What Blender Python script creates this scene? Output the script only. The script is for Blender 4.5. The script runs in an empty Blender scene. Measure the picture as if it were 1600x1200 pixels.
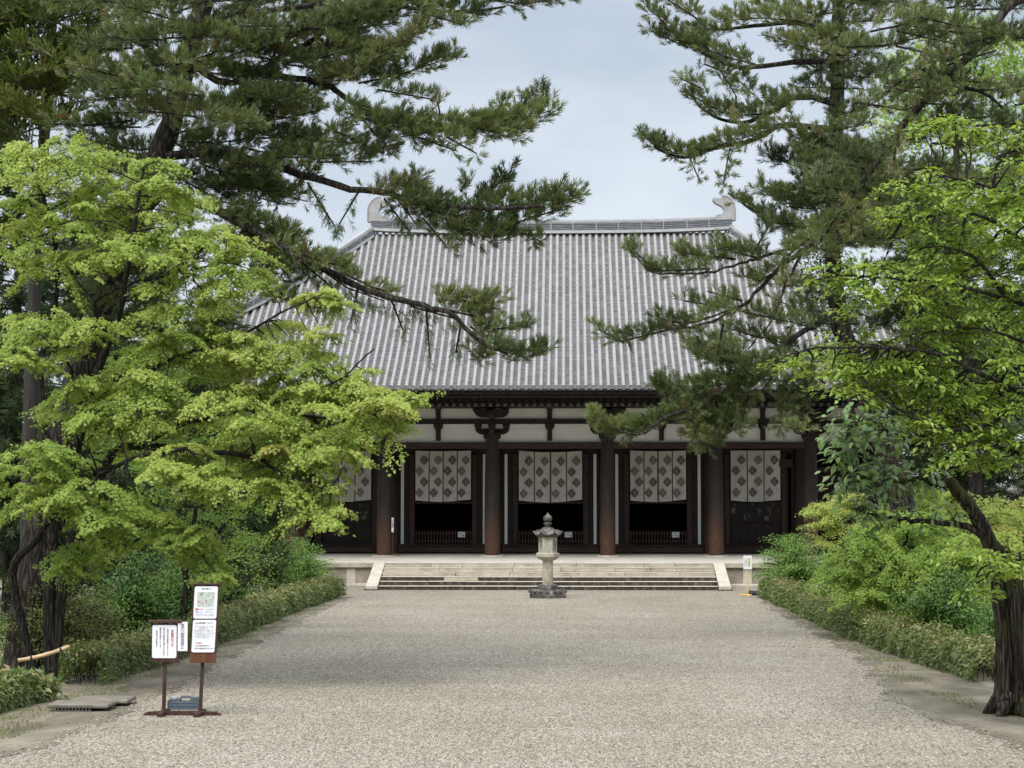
import bpy, math, random
import numpy as np
from mathutils import Vector, Matrix

random.seed(11)
rng = np.random.default_rng(11)
R = math.radians
scn = bpy.context.scene

# ------------------------------------------------------------------ camera
FPX = 3000.0                       # focal length in photo pixels (1600 wide)
CAM = Vector((0.78, 0.0, 3.37))
PITCH, YAW = math.atan(180 / FPX), math.atan(88.6 / FPX)
cd = bpy.data.cameras.new('camera')
cam = bpy.data.objects.new('camera', cd)
scn.collection.objects.link(cam)
cam.location = CAM
cam.rotation_euler = (R(90) + PITCH, 0, YAW)
cd.sensor_width = 36
cd.lens = FPX / 1600 * 36
cd.clip_start, cd.clip_end = 0.5, 3000
scn.camera = cam
ROT = cam.rotation_euler.to_matrix()

# ------------------------------------------------------------------ light
SUN_EL, SUN_AZ = R(54), R(205)
w = bpy.data.worlds.new('World'); scn.world = w; w.use_nodes = True
nt = w.node_tree; nt.nodes.clear()
out = nt.nodes.new('ShaderNodeOutputWorld'); bg = nt.nodes.new('ShaderNodeBackground')
sky = nt.nodes.new('ShaderNodeTexSky'); sky.sky_type = 'NISHITA'; sky.sun_disc = False
sky.sun_elevation = SUN_EL; sky.sun_rotation = SUN_AZ
tc = nt.nodes.new('ShaderNodeTexCoord')
mp = nt.nodes.new('ShaderNodeMapping'); mp.inputs['Scale'].default_value = (1.6, 1.6, 4.2)
mp.inputs['Location'].default_value = (0.35, 0.1, 0.55)
no = nt.nodes.new('ShaderNodeTexNoise'); no.inputs['Scale'].default_value = 2.6; no.inputs['Detail'].default_value = 5; no.inputs['Roughness'].default_value = 0.5
rp = nt.nodes.new('ShaderNodeValToRGB')
rp.color_ramp.elements[0].position = .34; rp.color_ramp.elements[0].color = (3.5, 4.0, 4.75, 1)
rp.color_ramp.elements[1].position = .68; rp.color_ramp.elements[1].color = (5.6, 6.0, 6.5, 1)
sp = nt.nodes.new('ShaderNodeSeparateXYZ')
mr = nt.nodes.new('ShaderNodeMapRange'); mr.inputs['From Min'].default_value = .3; mr.inputs['From Max'].default_value = 1
mr.inputs['To Min'].default_value = 1; mr.inputs['To Max'].default_value = 2.8
mul = nt.nodes.new('ShaderNodeVectorMath'); mul.operation = 'SCALE'
mx = nt.nodes.new('ShaderNodeMix'); mx.data_type = 'RGBA'; mx.inputs['Factor'].default_value = .88
bg.inputs['Strength'].default_value = .06
L_ = nt.links.new
L_(tc.outputs['Generated'], mp.inputs['Vector']); L_(mp.outputs[0], no.inputs['Vector']); L_(no.outputs[0], rp.inputs[0])
L_(tc.outputs['Generated'], sp.inputs[0]); L_(sp.outputs['Z'], mr.inputs['Value'])
L_(rp.outputs[0], mul.inputs[0]); L_(mr.outputs[0], mul.inputs['Scale'])
L_(sky.outputs[0], mx.inputs['A']); L_(mul.outputs[0], mx.inputs['B'])
L_(mx.outputs['Result'], bg.inputs['Color']); L_(bg.outputs[0], out.inputs['Surface'])

sd = bpy.data.lights.new('sun', 'SUN'); sd.energy = 1.5; sd.angle = R(42); sd.color = (1, .96, .9)
so = bpy.data.objects.new('sun', sd); scn.collection.objects.link(so)
az, el = SUN_AZ, SUN_EL            # direction towards the sun
sdir = Vector((math.sin(az) * math.cos(el), math.cos(az) * math.cos(el), math.sin(el)))
so.rotation_euler = sdir.to_track_quat('Z', 'Y').to_euler()
so.location = (0, 0, 60)
vs = scn.view_settings
vs.view_transform = 'Standard'; vs.look = 'None'; vs.gamma = 1; vs.use_curve_mapping = False
vs.exposure = 1.3
scn.cycles.max_bounces = 8; scn.cycles.transparent_max_bounces = 8

# ------------------------------------------------------------------ helpers
def ray(px, py):
    return ROT @ Vector(((px - 800) / FPX, (600 - py) / FPX, -1))
def P(px, py, Y):
    d = ray(px, py); t = (Y - CAM.y) / d.y
    return CAM + d * t
def G(px, py, z=0):
    d = ray(px, py); t = (z - CAM.z) / d.z
    return CAM + d * t
def ppm(Y): return FPX / Y

def setp(o, label=None, cat=None, group=None, kind=None):
    for k, v in (('label', label), ('category', cat), ('group', group), ('kind', kind)):
        if v: o[k] = v
    return o
def thing(name, label, cat, loc=(0, 0, 0), group=None):
    o = bpy.data.objects.new(name, None); scn.collection.objects.link(o)
    o.location = loc; o.empty_display_size = .3
    return setp(o, label, cat, group)
def wloc(o):
    v = Vector((0, 0, 0))
    while o: v += o.location; o = o.parent
    return v
def link(name, me, mats, parent=None):
    o = bpy.data.objects.new(name, me); scn.collection.objects.link(o)
    for m in (mats if isinstance(mats, (list, tuple)) else [mats]): me.materials.append(m)
    if parent: o.parent = parent
    return o

class MB:
    def __init__(s): s.v = []; s.f = []; s.m = []; s.mi = 0
    def add(s, vs, fs):
        b = len(s.v); s.v += [tuple(x) for x in vs]
        for f in fs: s.f.append(tuple(b + i for i in f)); s.m.append(s.mi)
        return s
    def box(s, x0, x1, y0, y1, z0, z1, bev=0):
        if bev:
            b = min(bev, (x1-x0)*.45, (y1-y0)*.45, (z1-z0)*.45)
            vs = []
            for z, i in ((z0, b), (z0 + b, 0), (z1 - b, 0), (z1, b)):
                X0, X1, Y0, Y1 = x0 + i, x1 - i, y0 + i, y1 - i
                c = b if i == 0 else b * .4
                vs += [(X0 + c, Y0, z), (X1 - c, Y0, z), (X1, Y0 + c, z), (X1, Y1 - c, z), (X1 - c, Y1, z), (X0 + c, Y1, z), (X0, Y1 - c, z), (X0, Y0 + c, z)]
            fs = [tuple(range(7, -1, -1)), tuple(range(24, 32))]
            for k in range(3):
                for i in range(8):
                    j = (i + 1) % 8
                    fs.append((k*8+i, k*8+j, k*8+8+j, k*8+8+i))
            return s.add(vs, fs)
        vs = [(x0,y0,z0),(x1,y0,z0),(x1,y1,z0),(x0,y1,z0),(x0,y0,z1),(x1,y0,z1),(x1,y1,z1),(x0,y1,z1)]
        return s.add(vs, [(3,2,1,0),(4,5,6,7),(0,1,5,4),(1,2,6,5),(2,3,7,6),(3,0,4,7)])
    def lathe(s, cx, cy, prof, n=24, rot=0, cap=True):
        vs = []
        for r, z in prof:
            for i in range(n):
                a = 2 * math.pi * i / n + rot
                vs.append((cx + r * math.cos(a), cy + r * math.sin(a), z))
        fs = []
        for k in range(len(prof) - 1):
            for i in range(n):
                j = (i + 1) % n
                fs.append((k*n+i, k*n+j, k*n+n+j, k*n+n+i))
        if cap: fs += [tuple(range(n-1, -1, -1)), tuple(range((len(prof)-1)*n, len(prof)*n))]
        return s.add(vs, fs)
    def tube(s, pts, rad, n=6, cap=True):
        pts = [Vector(p) for p in pts]
        if not hasattr(rad, '__len__'): rad = [rad] * len(pts)
        vs = []; t0 = (pts[1] - pts[0]).normalized()
        a = t0.orthogonal().normalized()
        for i, p in enumerate(pts):
            t = (pts[min(i+1, len(pts)-1)] - pts[max(i-1, 0)])
            t = t.normalized() if t.length > 1e-9 else t0
            a = (a - t * a.dot(t)); a = a.normalized() if a.length > 1e-6 else t.orthogonal().normalized()
            b = t.cross(a)
            for k in range(n):
                q = 2 * math.pi * k / n
                vs.append(p + (a * math.cos(q) + b * math.sin(q)) * rad[i])
        fs = []
        for i in range(len(pts) - 1):
            for k in range(n):
                l = (k + 1) % n
                fs.append((i*n+k, i*n+l, i*n+n+l, i*n+n+k))
        if cap: fs += [tuple(range(n-1, -1, -1)), tuple(range((len(pts)-1)*n, len(pts)*n))]
        return s.add(vs, fs)
    def prism(s, poly, axis, a0, a1):
        # poly in 2D; axis 'y': (x,z) extruded along y; 'x': (y,z) along x; 'z': (x,y) along z
        n = len(poly)
        def mk(p, a):
            return {'y': (p[0], a, p[1]), 'x': (a, p[0], p[1]), 'z': (p[0], p[1], a)}[axis]
        vs = [mk(p, a0) for p in poly] + [mk(p, a1) for p in poly]
        fs = [tuple(range(n)), tuple(range(2*n-1, n-1, -1))]
        for i in range(n):
            j = (i + 1) % n
            fs.append((j, i, n+i, n+j))
        return s.add(vs, fs)
    def build(s, name, mats, parent=None, smooth=False, fixn=True):
        off = wloc(parent) if parent else Vector((0, 0, 0))
        me = bpy.data.meshes.new(name)
        me.from_pydata([(a - off.x, b - off.y, c - off.z) for a, b, c in s.v], [], s.f)
        if len(set(s.m)) > 1: me.polygons.foreach_set('material_index', s.m)
        if smooth: me.polygons.foreach_set('use_smooth', [True] * len(s.f))
        me.update()
        if fixn:
            import bmesh
            bm = bmesh.new(); bm.from_mesh(me); bmesh.ops.recalc_face_normals(bm, faces=bm.faces); bm.to_mesh(me); bm.free()
        if smooth: me.set_sharp_from_angle(angle=R(40))
        return link(name, me, mats, parent)

# ------------------------------------------------------------------ materials
def newmat(name):
    m = bpy.data.materials.new(name); m.use_nodes = True
    n = m.node_tree.nodes; return m, n, m.node_tree.links.new, n['Principled BSDF']
def nodes_noise(n, l, vec, scale, detail=6, rough=.6):
    t = n.new('ShaderNodeTexNoise'); t.inputs['Scale'].default_value = scale; t.inputs['Detail'].default_value = detail; t.inputs['Roughness'].default_value = rough
    l(vec, t.inputs['Vector']); return t.outputs[0]
def ramp(n, l, fac, stops):
    r = n.new('ShaderNodeValToRGB'); e = r.color_ramp.elements
    while len(e) < len(stops): e.new(.5)
    for k, (p, c) in enumerate(stops):
        e[k].position = p; e[k].color = (*c, 1) if len(c) == 3 else c
    l(fac, r.inputs[0]); return r.outputs[0]
def mixc(n, l, fac, a, b, mode='MIX'):
    m = n.new('ShaderNodeMix'); m.data_type = 'RGBA'; m.blend_type = mode
    for k, v in (('Factor', fac), ('A', a), ('B', b)):
        if isinstance(v, (int, float)): m.inputs[k].default_value = v
        elif isinstance(v, tuple): m.inputs[k].default_value = (*v, 1)
        else: l(v, m.inputs[k])
    return m.outputs['Result']
def mapping(n, l, scale=(1, 1, 1), coord='Object'):
    t = n.new('ShaderNodeTexCoord'); m = n.new('ShaderNodeMapping'); m.inputs['Scale'].default_value = scale
    l(t.outputs[coord], m.inputs['Vector']); return m.outputs[0]
def bump(n, l, h, b, strength=.4, dist=.01):
    q = n.new('ShaderNodeBump'); q.inputs['Strength'].default_value = strength; q.inputs['Distance'].default_value = dist
    l(h, q.inputs['Height']); l(q.outputs[0], b.inputs['Normal'])
def noisy(name, c1, c2, scale=3, stretch=(1, 1, 1), rough=.8, bs=.3, bd=.01, c3=None, spec=.3, fine=8, mid=.5):
    m, n, l, b = newmat(name)
    v = mapping(n, l, stretch)
    f = nodes_noise(n, l, v, scale)
    st = [(.3, c1), (.7, c2)] if not c3 else [(.3, c1), (mid, c3), (.7, c2)]
    col = ramp(n, l, f, st)
    g = nodes_noise(n, l, v, scale * fine, 4)
    col = mixc(n, l, .35, col, ramp(n, l, g, [(.3, (.35, .35, .35)), (.7, (.75, .75, .75))]), 'OVERLAY')
    l(col, b.inputs['Base Color']); b.inputs['Roughness'].default_value = rough; b.inputs['Specular IOR Level'].default_value = spec
    bump(n, l, g, b, bs, bd)
    return m
def plain(name, c, rough=.6, spec=.3):
    return noisy(name, tuple(x * .9 for x in c), c, 6, rough=rough, bs=.05, spec=spec)

def leafmat(name, stops, trans=.35, rough=.5, spec=.35, tcol=(1.25, 1.15, .6)):
    m, n, l, b = newmat(name)
    a = n.new('ShaderNodeAttribute'); a.attribute_name = 'tint'
    col = ramp(n, l, a.outputs['Fac'], stops)
    l(col, b.inputs['Base Color']); b.inputs['Roughness'].default_value = rough; b.inputs['Specular IOR Level'].default_value = spec
    t = n.new('ShaderNodeBsdfTranslucent'); l(mixc(n, l, 1.0, col, tcol, 'MULTIPLY'), t.inputs['Color'])
    s = n.new('ShaderNodeMixShader'); s.inputs[0].default_value = trans
    l(b.outputs[0], s.inputs[1]); l(t.outputs[0], s.inputs[2])
    l(s.outputs[0], n['Material Output'].inputs['Surface'])
    return m

M = {}
M['needle'] = leafmat('pine_needle', [(0, (.062, .088, .032)), (.5, (.132, .178, .064)), (.88, (.24, .29, .12)), (.93, (.16, .12, .055)), (1, (.19, .09, .045))], .3, .42, .45)
M['needle_dark'] = leafmat('dark_conifer_needle', [(0, (.035, .06, .028)), (.6, (.065, .10, .042)), (1, (.11, .14, .055))], .25, .5)
M['cedar'] = leafmat('cedar_frond', [(0, (.08, .12, .028)), (.55, (.14, .19, .04)), (.85, (.21, .22, .05)), (1, (.24, .15, .05))], .25, .55)
M['maple'] = leafmat('maple_leaf', [(0, (.178, .272, .046)), (.5, (.36, .475, .10)), (.85, (.52, .59, .165)), (1, (.58, .46, .18))], .48, .5, .35, (1.08, 1.08, .75))
M['maple_green'] = leafmat('green_maple_leaf', [(0, (.13, .23, .038)), (.5, (.26, .40, .075)), (.9, (.39, .51, .12)), (1, (.46, .40, .14))], .46, .5)
M['bright'] = leafmat('fresh_cherry_leaf', [(0, (.115, .19, .03)), (.5, (.235, .36, .058)), (1, (.40, .52, .12))], .45, .4, .45)
M['glossy'] = leafmat('glossy_leaf', [(0, (.08, .15, .04)), (.5, (.14, .24, .065)), (1, (.23, .33, .11))], .25, .3, .6)
M['shrub'] = leafmat('shrub_leaf', [(0, (.06, .13, .03)), (.5, (.12, .225, .045)), (.95, (.20, .31, .07)), (1, (.40, .34, .05))], .3, .45)
M['feather'] = leafmat('feathery_leaf', [(0, (.14, .27, .06)), (.5, (.24, .40, .10)), (1, (.36, .50, .15))], .35, .5)
M['olive'] = leafmat('olive_leaf', [(0, (.065, .09, .024)), (.5, (.12, .145, .036)), (1, (.19, .20, .05))], .25, .5)
M['hedge'] = leafmat('hedge_leaf', [(0, (.055, .098, .025)), (.45, (.12, .175, .045)), (.75, (.25, .275, .095)), (1, (.36, .28, .16))], .3, .4, .4)
M['moss'] = leafmat('moss_blade', [(0, (.07, .085, .018)), (.6, (.13, .14, .03)), (1, (.19, .17, .05))], .2, .8)
def barkmat(name, dark, mid, light, sc=(5, 5, 1.2), moss=None):
    m, n, l, b = newmat(name)
    v = mapping(n, l, sc)
    wob = n.new('ShaderNodeTexNoise'); wob.inputs['Scale'].default_value = 1.6; wob.inputs['Detail'].default_value = 4; l(v, wob.inputs['Vector'])
    vv = mixc(n, l, .22, v, wob.outputs['Color'], 'ADD')
    q = n.new('ShaderNodeTexVoronoi'); q.feature = 'DISTANCE_TO_EDGE'; q.inputs['Scale'].default_value = 1.6; l(vv, q.inputs['Vector'])
    f = nodes_noise(n, l, v, 4, 8, .7)
    h = n.new('ShaderNodeMath'); h.operation = 'MULTIPLY_ADD'; l(q.outputs['Distance'], h.inputs[0]); h.inputs[1].default_value = 1.5; l(f, h.inputs[2])
    col = ramp(n, l, h.outputs[0], [(.42, dark), (.62, mid), (.95, light)])
    if moss:
        g = nodes_noise(n, l, mapping(n, l), 1.7, 6); col = mixc(n, l, ramp(n, l, g, [(.5, (0, 0, 0)), (.62, (1, 1, 1))]), col, moss)
    l(col, b.inputs['Base Color']); b.inputs['Roughness'].default_value = .92; b.inputs['Specular IOR Level'].default_value = .2
    bump(n, l, h.outputs[0], b, 1.0, .06)
    return m
M['bark'] = barkmat('pine_bark', (.008, .006, .005), (.030, .024, .020), (.08, .068, .056), (6, 6, 1.1))
M['bark_grey'] = noisy('cedar_bark', (.018, .016, .014), (.062, .058, .052), 3, (6, 6, .5), .9, .7, .02)
M['bark_dark'] = barkmat('maple_bark', (.010, .008, .007), (.024, .02, .016), (.06, .056, .046), (10, 10, 1.2))
M['bark_moss'] = barkmat('mossy_bark', (.005, .004, .0035), (.028, .022, .017), (.13, .11, .085), (9, 9, .45), (.06, .065, .016))

# gravel: every pebble a voronoi cell
def gravelmat():
    m, n, l, b = newmat('gravel')
    v = mapping(n, l, (1, .30, 1))
    def vor(scale):
        q = n.new('ShaderNodeTexVoronoi'); q.inputs['Scale'].default_value = scale; l(v, q.inputs['Vector']); return q
    a = vor(50); c = vor(24)
    col = ramp(n, l, a.outputs['Color'], [(.05, (.05, .044, .034)), (.28, (.215, .19, .149)), (.62, (.37, .331, .267)), (.95, (.62, .575, .485))])
    col2 = ramp(n, l, c.outputs['Color'], [(.1, (.125, .108, .085)), (.5, (.285, .252, .202)), (.9, (.43, .39, .325))])
    col = mixc(n, l, .25, col, col2)
    big = nodes_noise(n, l, mapping(n, l, (.35, .10, 1)), 1.0, 4)
    col = mixc(n, l, 1.0, col, ramp(n, l, big, [(.3, (.84, .82, .79)), (.7, (1.0, 1.0, 1.0))]), 'MULTIPLY')
    wid = nodes_noise(n, l, mapping(n, l, (.12, .5, 1)), 1.0, 5)
    col = mixc(n, l, 1.0, col, ramp(n, l, wid, [(.35, (.88, .87, .85)), (.6, (1.0, 1.0, 1.0))]), 'MULTIPLY')
    l(col, b.inputs['Base Color']); b.inputs['Roughness'].default_value = .9; b.inputs['Specular IOR Level'].default_value = .2
    bump(n, l, a.outputs['Distance'], b, .8, -.02)
    return m
M['gravel'] = gravelmat()
def dirtmat():
    m, n, l, b = newmat('mossy_dirt')
    v = mapping(n, l)
    f = nodes_noise(n, l, v, .9, 8, .65); g = nodes_noise(n, l, v, 14, 6)
    col = ramp(n, l, f, [(.35, (.10, .085, .062)), (.48, (.21, .18, .14)), (.56, (.14, .13, .06)), (.68, (.085, .10, .02))])
    col = mixc(n, l, .5, col, ramp(n, l, g, [(.3, (.3, .3, .3)), (.7, (.75, .75, .72))]), 'OVERLAY')
    l(col, b.inputs['Base Color']); b.inputs['Roughness'].default_value = .95
    bump(n, l, g, b, .6, .03)
    return m
M['dirt'] = dirtmat()
M['path'] = noisy('packed_earth', (.07, .062, .043), (.27, .235, .175), .8, (1, .6, 1), .95, .7, .03, (.155, .135, .098), fine=22)

def woodcol():
    # old columns: nearly black above, rubbed reddish brown below hand height
    m, n, l, b = newmat('old_column_wood')
    t = n.new('ShaderNodeTexCoord'); s = n.new('ShaderNodeSeparateXYZ'); l(t.outputs['Object'], s.inputs[0])
    v = mapping(n, l, (7, 7, .7))
    f = nodes_noise(n, l, v, 2, 6); g = nodes_noise(n, l, mapping(n, l, (26, 26, 1.4)), 2, 5)
    dark = ramp(n, l, f, [(.3, (.013, .010, .008)), (.75, (.048, .034, .028))])
    warm = ramp(n, l, g, [(.3, (.032, .016, .010)), (.7, (.13, .062, .037))])
    ad = n.new('ShaderNodeMath'); ad.operation = 'MULTIPLY_ADD'; ad.inputs[1].default_value = 1.0
    l(f, ad.inputs[0]); l(s.outputs['Z'], ad.inputs[2])
    k = n.new('ShaderNodeMapRange'); k.inputs['From Min'].default_value = 1.2; k.inputs['From Max'].default_value = 2.5; k.inputs['To Min'].default_value = 1; k.inputs['To Max'].default_value = 0
    l(ad.outputs[0], k.inputs['Value'])
    l(mixc(n, l, k.outputs[0], dark, warm), b.inputs['Base Color'])
    b.inputs['Roughness'].default_value = .62; b.inputs['Specular IOR Level'].default_value = .35
    bump(n, l, g, b, .35, .01)
    return m
M['column'] = woodcol()
M['wood'] = noisy('blackened_wood', (.010, .008, .0075), (.036, .027, .024), 3, (3, 3, 1), .7, .3, .01)
M['wood_brown'] = noisy('dark_brown_wood', (.022, .012, .010), (.065, .036, .028), 3, (1, 3, 6), .6, .3, .01)
M['wood_worn'] = noisy('weathered_board', (.02, .016, .014), (.24, .21, .19), 2.2, (1.6, 1, 1), .8, .3, .01, (.032, .026, .023), mid=.56)
M['rafter_end'] = plain('rafter_end_wash', (.15, .145, .135), .8)
M['plaster'] = noisy('white_plaster', (.66, .65, .60), (.80, .79, .74), 1.2, (.6, 1, 3), .9, .1, .005)
M['plaster_white'] = plain('bright_plaster', (.74, .74, .73), .8)
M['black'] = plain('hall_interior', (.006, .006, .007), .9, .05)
def tilemat(name, lo, hi, sc):
    m, n, l, b = newmat(name)
    g = n.new('ShaderNodeNewGeometry')
    v = mapping(n, l)
    f = nodes_noise(n, l, v, .5, 5); q = nodes_noise(n, l, v, 7, 4)
    col = ramp(n, l, g.outputs['Random Per Island'], [(0, lo), (1, hi)])
    col = mixc(n, l, .22, col, ramp(n, l, f, [(.3, (.38, .38, .38)), (.7, (.62, .62, .61))]), 'OVERLAY')
    col = mixc(n, l, .14, col, ramp(n, l, q, [(.3, (.38, .37, .36)), (.7, (.65, .65, .65))]), 'OVERLAY')
    l(col, b.inputs['Base Color']); b.inputs['Roughness'].default_value = .55; b.inputs['Specular IOR Level'].default_value = .4
    bump(n, l, q, b, .15, .01)
    return m
M['pebble'] = tilemat('loose_pebble', (.08, .07, .055), (.42, .38, .31), 1)
M['tile_cover'] = tilemat('pale_cover_tile', (.298, .287, .284), (.338, .326, .32), 1)
M['tile_pan'] = tilemat('grey_pan_tile', (.095, .091, .09), (.165, .159, .155), 1)
M['tile_ridge'] = noisy('ridge_tile', (.10, .11, .122), (.27, .28, .288), 2.5, (.8, .8, 9), .6, .4, .02)
M['tile_pale'] = noisy('pale_ridge_tile', (.28, .272, .27), (.39, .382, .376), 3, rough=.6, bs=.2)
M['tile_end'] = noisy('eave_tile_end', (.10, .10, .103), (.21, .21, .21), 5, rough=.6, bs=.3)
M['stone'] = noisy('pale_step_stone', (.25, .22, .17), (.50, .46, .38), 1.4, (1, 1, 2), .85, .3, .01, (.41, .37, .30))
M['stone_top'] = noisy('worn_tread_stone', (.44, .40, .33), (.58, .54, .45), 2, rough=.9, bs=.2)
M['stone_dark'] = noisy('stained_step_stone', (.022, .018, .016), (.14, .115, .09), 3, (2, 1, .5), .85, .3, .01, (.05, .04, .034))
M['stone_wall'] = noisy('tuff_panel', (.19, .165, .135), (.38, .34, .29), 2, rough=.9, bs=.6, bd=.03)
M['floor'] = noisy('pale_platform_floor', (.44, .41, .35), (.60, .57, .49), 1.2, rough=.9, bs=.2)
M['lantern'] = noisy('lantern_granite', (.20, .185, .14), (.50, .47, .38), 3, rough=.9, bs=.6, bd=.02, c3=(.38, .36, .285))
M['lantern_dark'] = noisy('lichen_dark_granite', (.03, .028, .026), (.24, .225, .19), 5, rough=.9, bs=.7, bd=.02, c3=(.085, .078, .07))
M['cloth'] = noisy('cream_cloth', (.54, .515, .47), (.64, .61, .56), 1.5, (1, 1, .5), .95, .1, .004)
M['crest'] = plain('brown_crest_dye', (.13, .085, .072), .95)
M['crest_pale'] = plain('faded_crest_dye', (.20, .17, .135), .95)
M['crest_in'] = plain('crest_petal_dye', (.34, .28, .25), .95)
M['seam'] = plain('dark_seam_band', (.075, .055, .05), .95)
M['sign_wood'] = noisy('sign_brown_wood', (.03, .014, .011), (.075, .036, .027), 3, (5, 5, 1), .55, .3, .01)
M['sign_warm'] = noisy('sign_warm_wood', (.07, .026, .014), (.16, .065, .035), 3, (9, 9, .8), .5, .3, .01)
M['paper'] = plain('white_sign_sheet', (.80, .81, .85), .4)
M['ink'] = plain('black_ink', (.03, .03, .035), .7)
M['ink_grey'] = plain('grey_ink', (.16, .17, .20), .7)
M['red'] = plain('red_ink', (.55, .03, .04), .7)
M['blue'] = plain('blue_ink', (.20, .42, .65), .7)
M['map'] = noisy('map_print', (.42, .47, .41), (.58, .62, .56), 9, rough=.5, bs=0)
M['map_dark'] = plain('map_path_print', (.26, .33, .27), .6)
M['weight'] = plain('grey_plastic', (.085, .11, .14), .4, .5)
M['weight_pale'] = plain('pale_plastic', (.42, .46, .50), .45)
M['yellow'] = plain('yellow_paint', (.72, .50, .14), .5)
M['yellow_ink'] = plain('yellow_print', (.75, .62, .03), .5)
M['bag'] = plain('dark_sandbag', (.03, .04, .055), .7)
M['bamboo'] = noisy('dry_bamboo', (.36, .24, .12), (.62, .47, .29), 4, (1, 5, 5), .5, .2, .01)
M['metal'] = plain('rusty_grate', (.10, .095, .085), .6)
M['slab'] = noisy('old_drain_stone', (.12, .105, .085), (.28, .25, .20), 4, (1, 4, 1), .9, .6, .02)
M['gold'] = plain('dim_gilt', (.10, .07, .02), .4, .6)
M['far_roof'] = noisy('far_grey_roof', (.25, .25, .26), (.4, .4, .41), 3, (1, 6, 1), .7, .2, .02)

# ------------------------------------------------------------------ foliage engine
def rotz_to(d):
    """(N,3) directions -> (N,3,3) frames whose third column is d, with random roll"""
    d = d / np.linalg.norm(d, axis=1, keepdims=True)
    q = rng.normal(size=d.shape); a = np.cross(d, q); a /= np.linalg.norm(a, axis=1, keepdims=True) + 1e-9
    return np.stack([a, np.cross(d, a), d], axis=2)
def frame(nrm, tip):
    """leaf frames: z = normal, y = tip direction (orthogonalised)"""
    nrm = nrm / np.linalg.norm(nrm, axis=1, keepdims=True)
    y = tip - nrm * np.sum(tip * nrm, axis=1, keepdims=True); y /= np.linalg.norm(y, axis=1, keepdims=True) + 1e-9
    return np.stack([np.cross(y, nrm), y, nrm], axis=2)

class Leaves:
    def __init__(s): s.V = []; s.F = []; s.T = []; s.n = 0
    def add(s, tmpl, pos, Rm, scale, tint):
        tv, tf = tmpl; N = len(pos)
        if N == 0: return
        v = np.einsum('nij,kj->nki', Rm, tv) * np.asarray(scale).reshape(-1, 1, 1) + pos[:, None, :]
        f = tf[None] + (np.arange(N) * len(tv))[:, None, None] + s.n
        s.V.append(v.reshape(-1, 3)); s.F.append(f.reshape(-1, 3)); s.n += N * len(tv)
        t = np.repeat(np.asarray(tint)[:, None], len(tf), 1) + rng.normal(0, .06, (N, len(tf)))
        s.T.append(np.clip(t, 0, 1).reshape(-1))
    def build(s, name, m, parent=None):
        V = np.concatenate(s.V); F = np.concatenate(s.F); T = np.concatenate(s.T)
        if parent: V = V - np.array(wloc(parent))
        me = bpy.data.meshes.new(name)
        me.vertices.add(len(V)); me.vertices.foreach_set('co', V.astype(np.float32).ravel())
        me.loops.add(len(F) * 3); me.loops.foreach_set('vertex_index', F.astype(np.int32).ravel())
        me.polygons.add(len(F)); me.polygons.foreach_set('loop_start', (np.arange(len(F)) * 3).astype(np.int32))
        try: me.polygons.foreach_set('loop_total', np.full(len(F), 3, np.int32))
        except Exception: pass
        me.update(calc_edges=True)
        a = me.attributes.new('tint', 'FLOAT', 'FACE'); a.data.foreach_set('value', T.astype(np.float32))
        return link(name, me, m, parent)

def T_(v, f): return np.array(v, float), np.array(f, int)
def tuft(n=28, L=.17, nl=.145, wd=.0115, a0=16, a1=70):
    V = []; F = []
    for i in range(n):
        z = L * random.random() ** .8; a = R(random.uniform(a0, a1) * (1 - .45 * z / L)); p = random.uniform(0, 6.283)
        d = Vector((math.sin(a) * math.cos(p), math.sin(a) * math.sin(p), math.cos(a)))
        s = d.cross(Vector((random.gauss(0, 1), random.gauss(0, 1), random.gauss(0, 1)))).normalized() * wd / 2
        b = Vector((0, 0, z)); ln = nl * random.uniform(.75, 1.15); k = len(V)
        V += [b - s * .6, b + s * .6, b + d * ln * .6 + s, b + d * ln * .6 - s, b + d * ln]
        F += [(k, k+1, k+2), (k, k+2, k+3), (k+3, k+2, k+4)]
    # woody shoot
    k = len(V); V += [(-.004, 0, -.06), (.004, 0, -.06), (0, 0, L)]; F.append((k, k+1, k+2))
    return T_(V, F)
TUFTS = [tuft() for _ in range(5)]
TUFTS_THIN = [tuft(13, .16, .12, .009, 25, 85) for _ in range(3)]
TUFTS_FAR = [tuft(26, .2, .15, .016, 22, 75) for _ in range(4)]
FRONDS = [tuft(34, .30, .085, .016, 12, 42) for _ in range(4)]
def maple_leaf():
    V = [(0, 0, 0)]; F = []
    for a, ln in ((-115, .3), (-62, .46), (0, .58), (62, .46), (115, .3)):
        t = R(a); d = np.array((math.sin(t), math.cos(t))); s = np.array((d[1], -d[0]))
        k = len(V); wz = -.10 * ln / .58
        p1 = d * ln * .5 + s * ln * .25; p2 = d * ln * .5 - s * ln * .25; p3 = d * ln
        V += [(p1[0], p1[1], .02), (p2[0], p2[1], .02), (p3[0], p3[1], wz)]
        F += [(0, k+1, k), (k, k+1, k+2)]
    return T_(V, F)
MAPLE = maple_leaf()
OVAL = T_([(0, 0, 0), (.2, .3, .05), (.21, .58, .05), (0, 1, -.1), (-.21, .58, .05), (-.2, .3, .05), (0, .5, 0)],
          [(0, 1, 6), (1, 2, 6), (2, 3, 6), (3, 4, 6), (4, 5, 6), (5, 0, 6)])
LANCE = T_([(0, 0, 0), (.15, .45, .04), (0, 1, -.12), (-.15, .45, .04)], [(0, 1, 2), (0, 2, 3)])
SMALL = T_([(0, 0, 0), (.28, .5, .06), (0, 1, -.05), (-.28, .5, .06)], [(0, 1, 2), (0, 2, 3)])
HLEAF = T_([(0, 0, 0), (.21, .45, .05), (0, 1, -.1), (-.21, .45, .05)], [(0, 1, 2), (0, 2, 3)])
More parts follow.
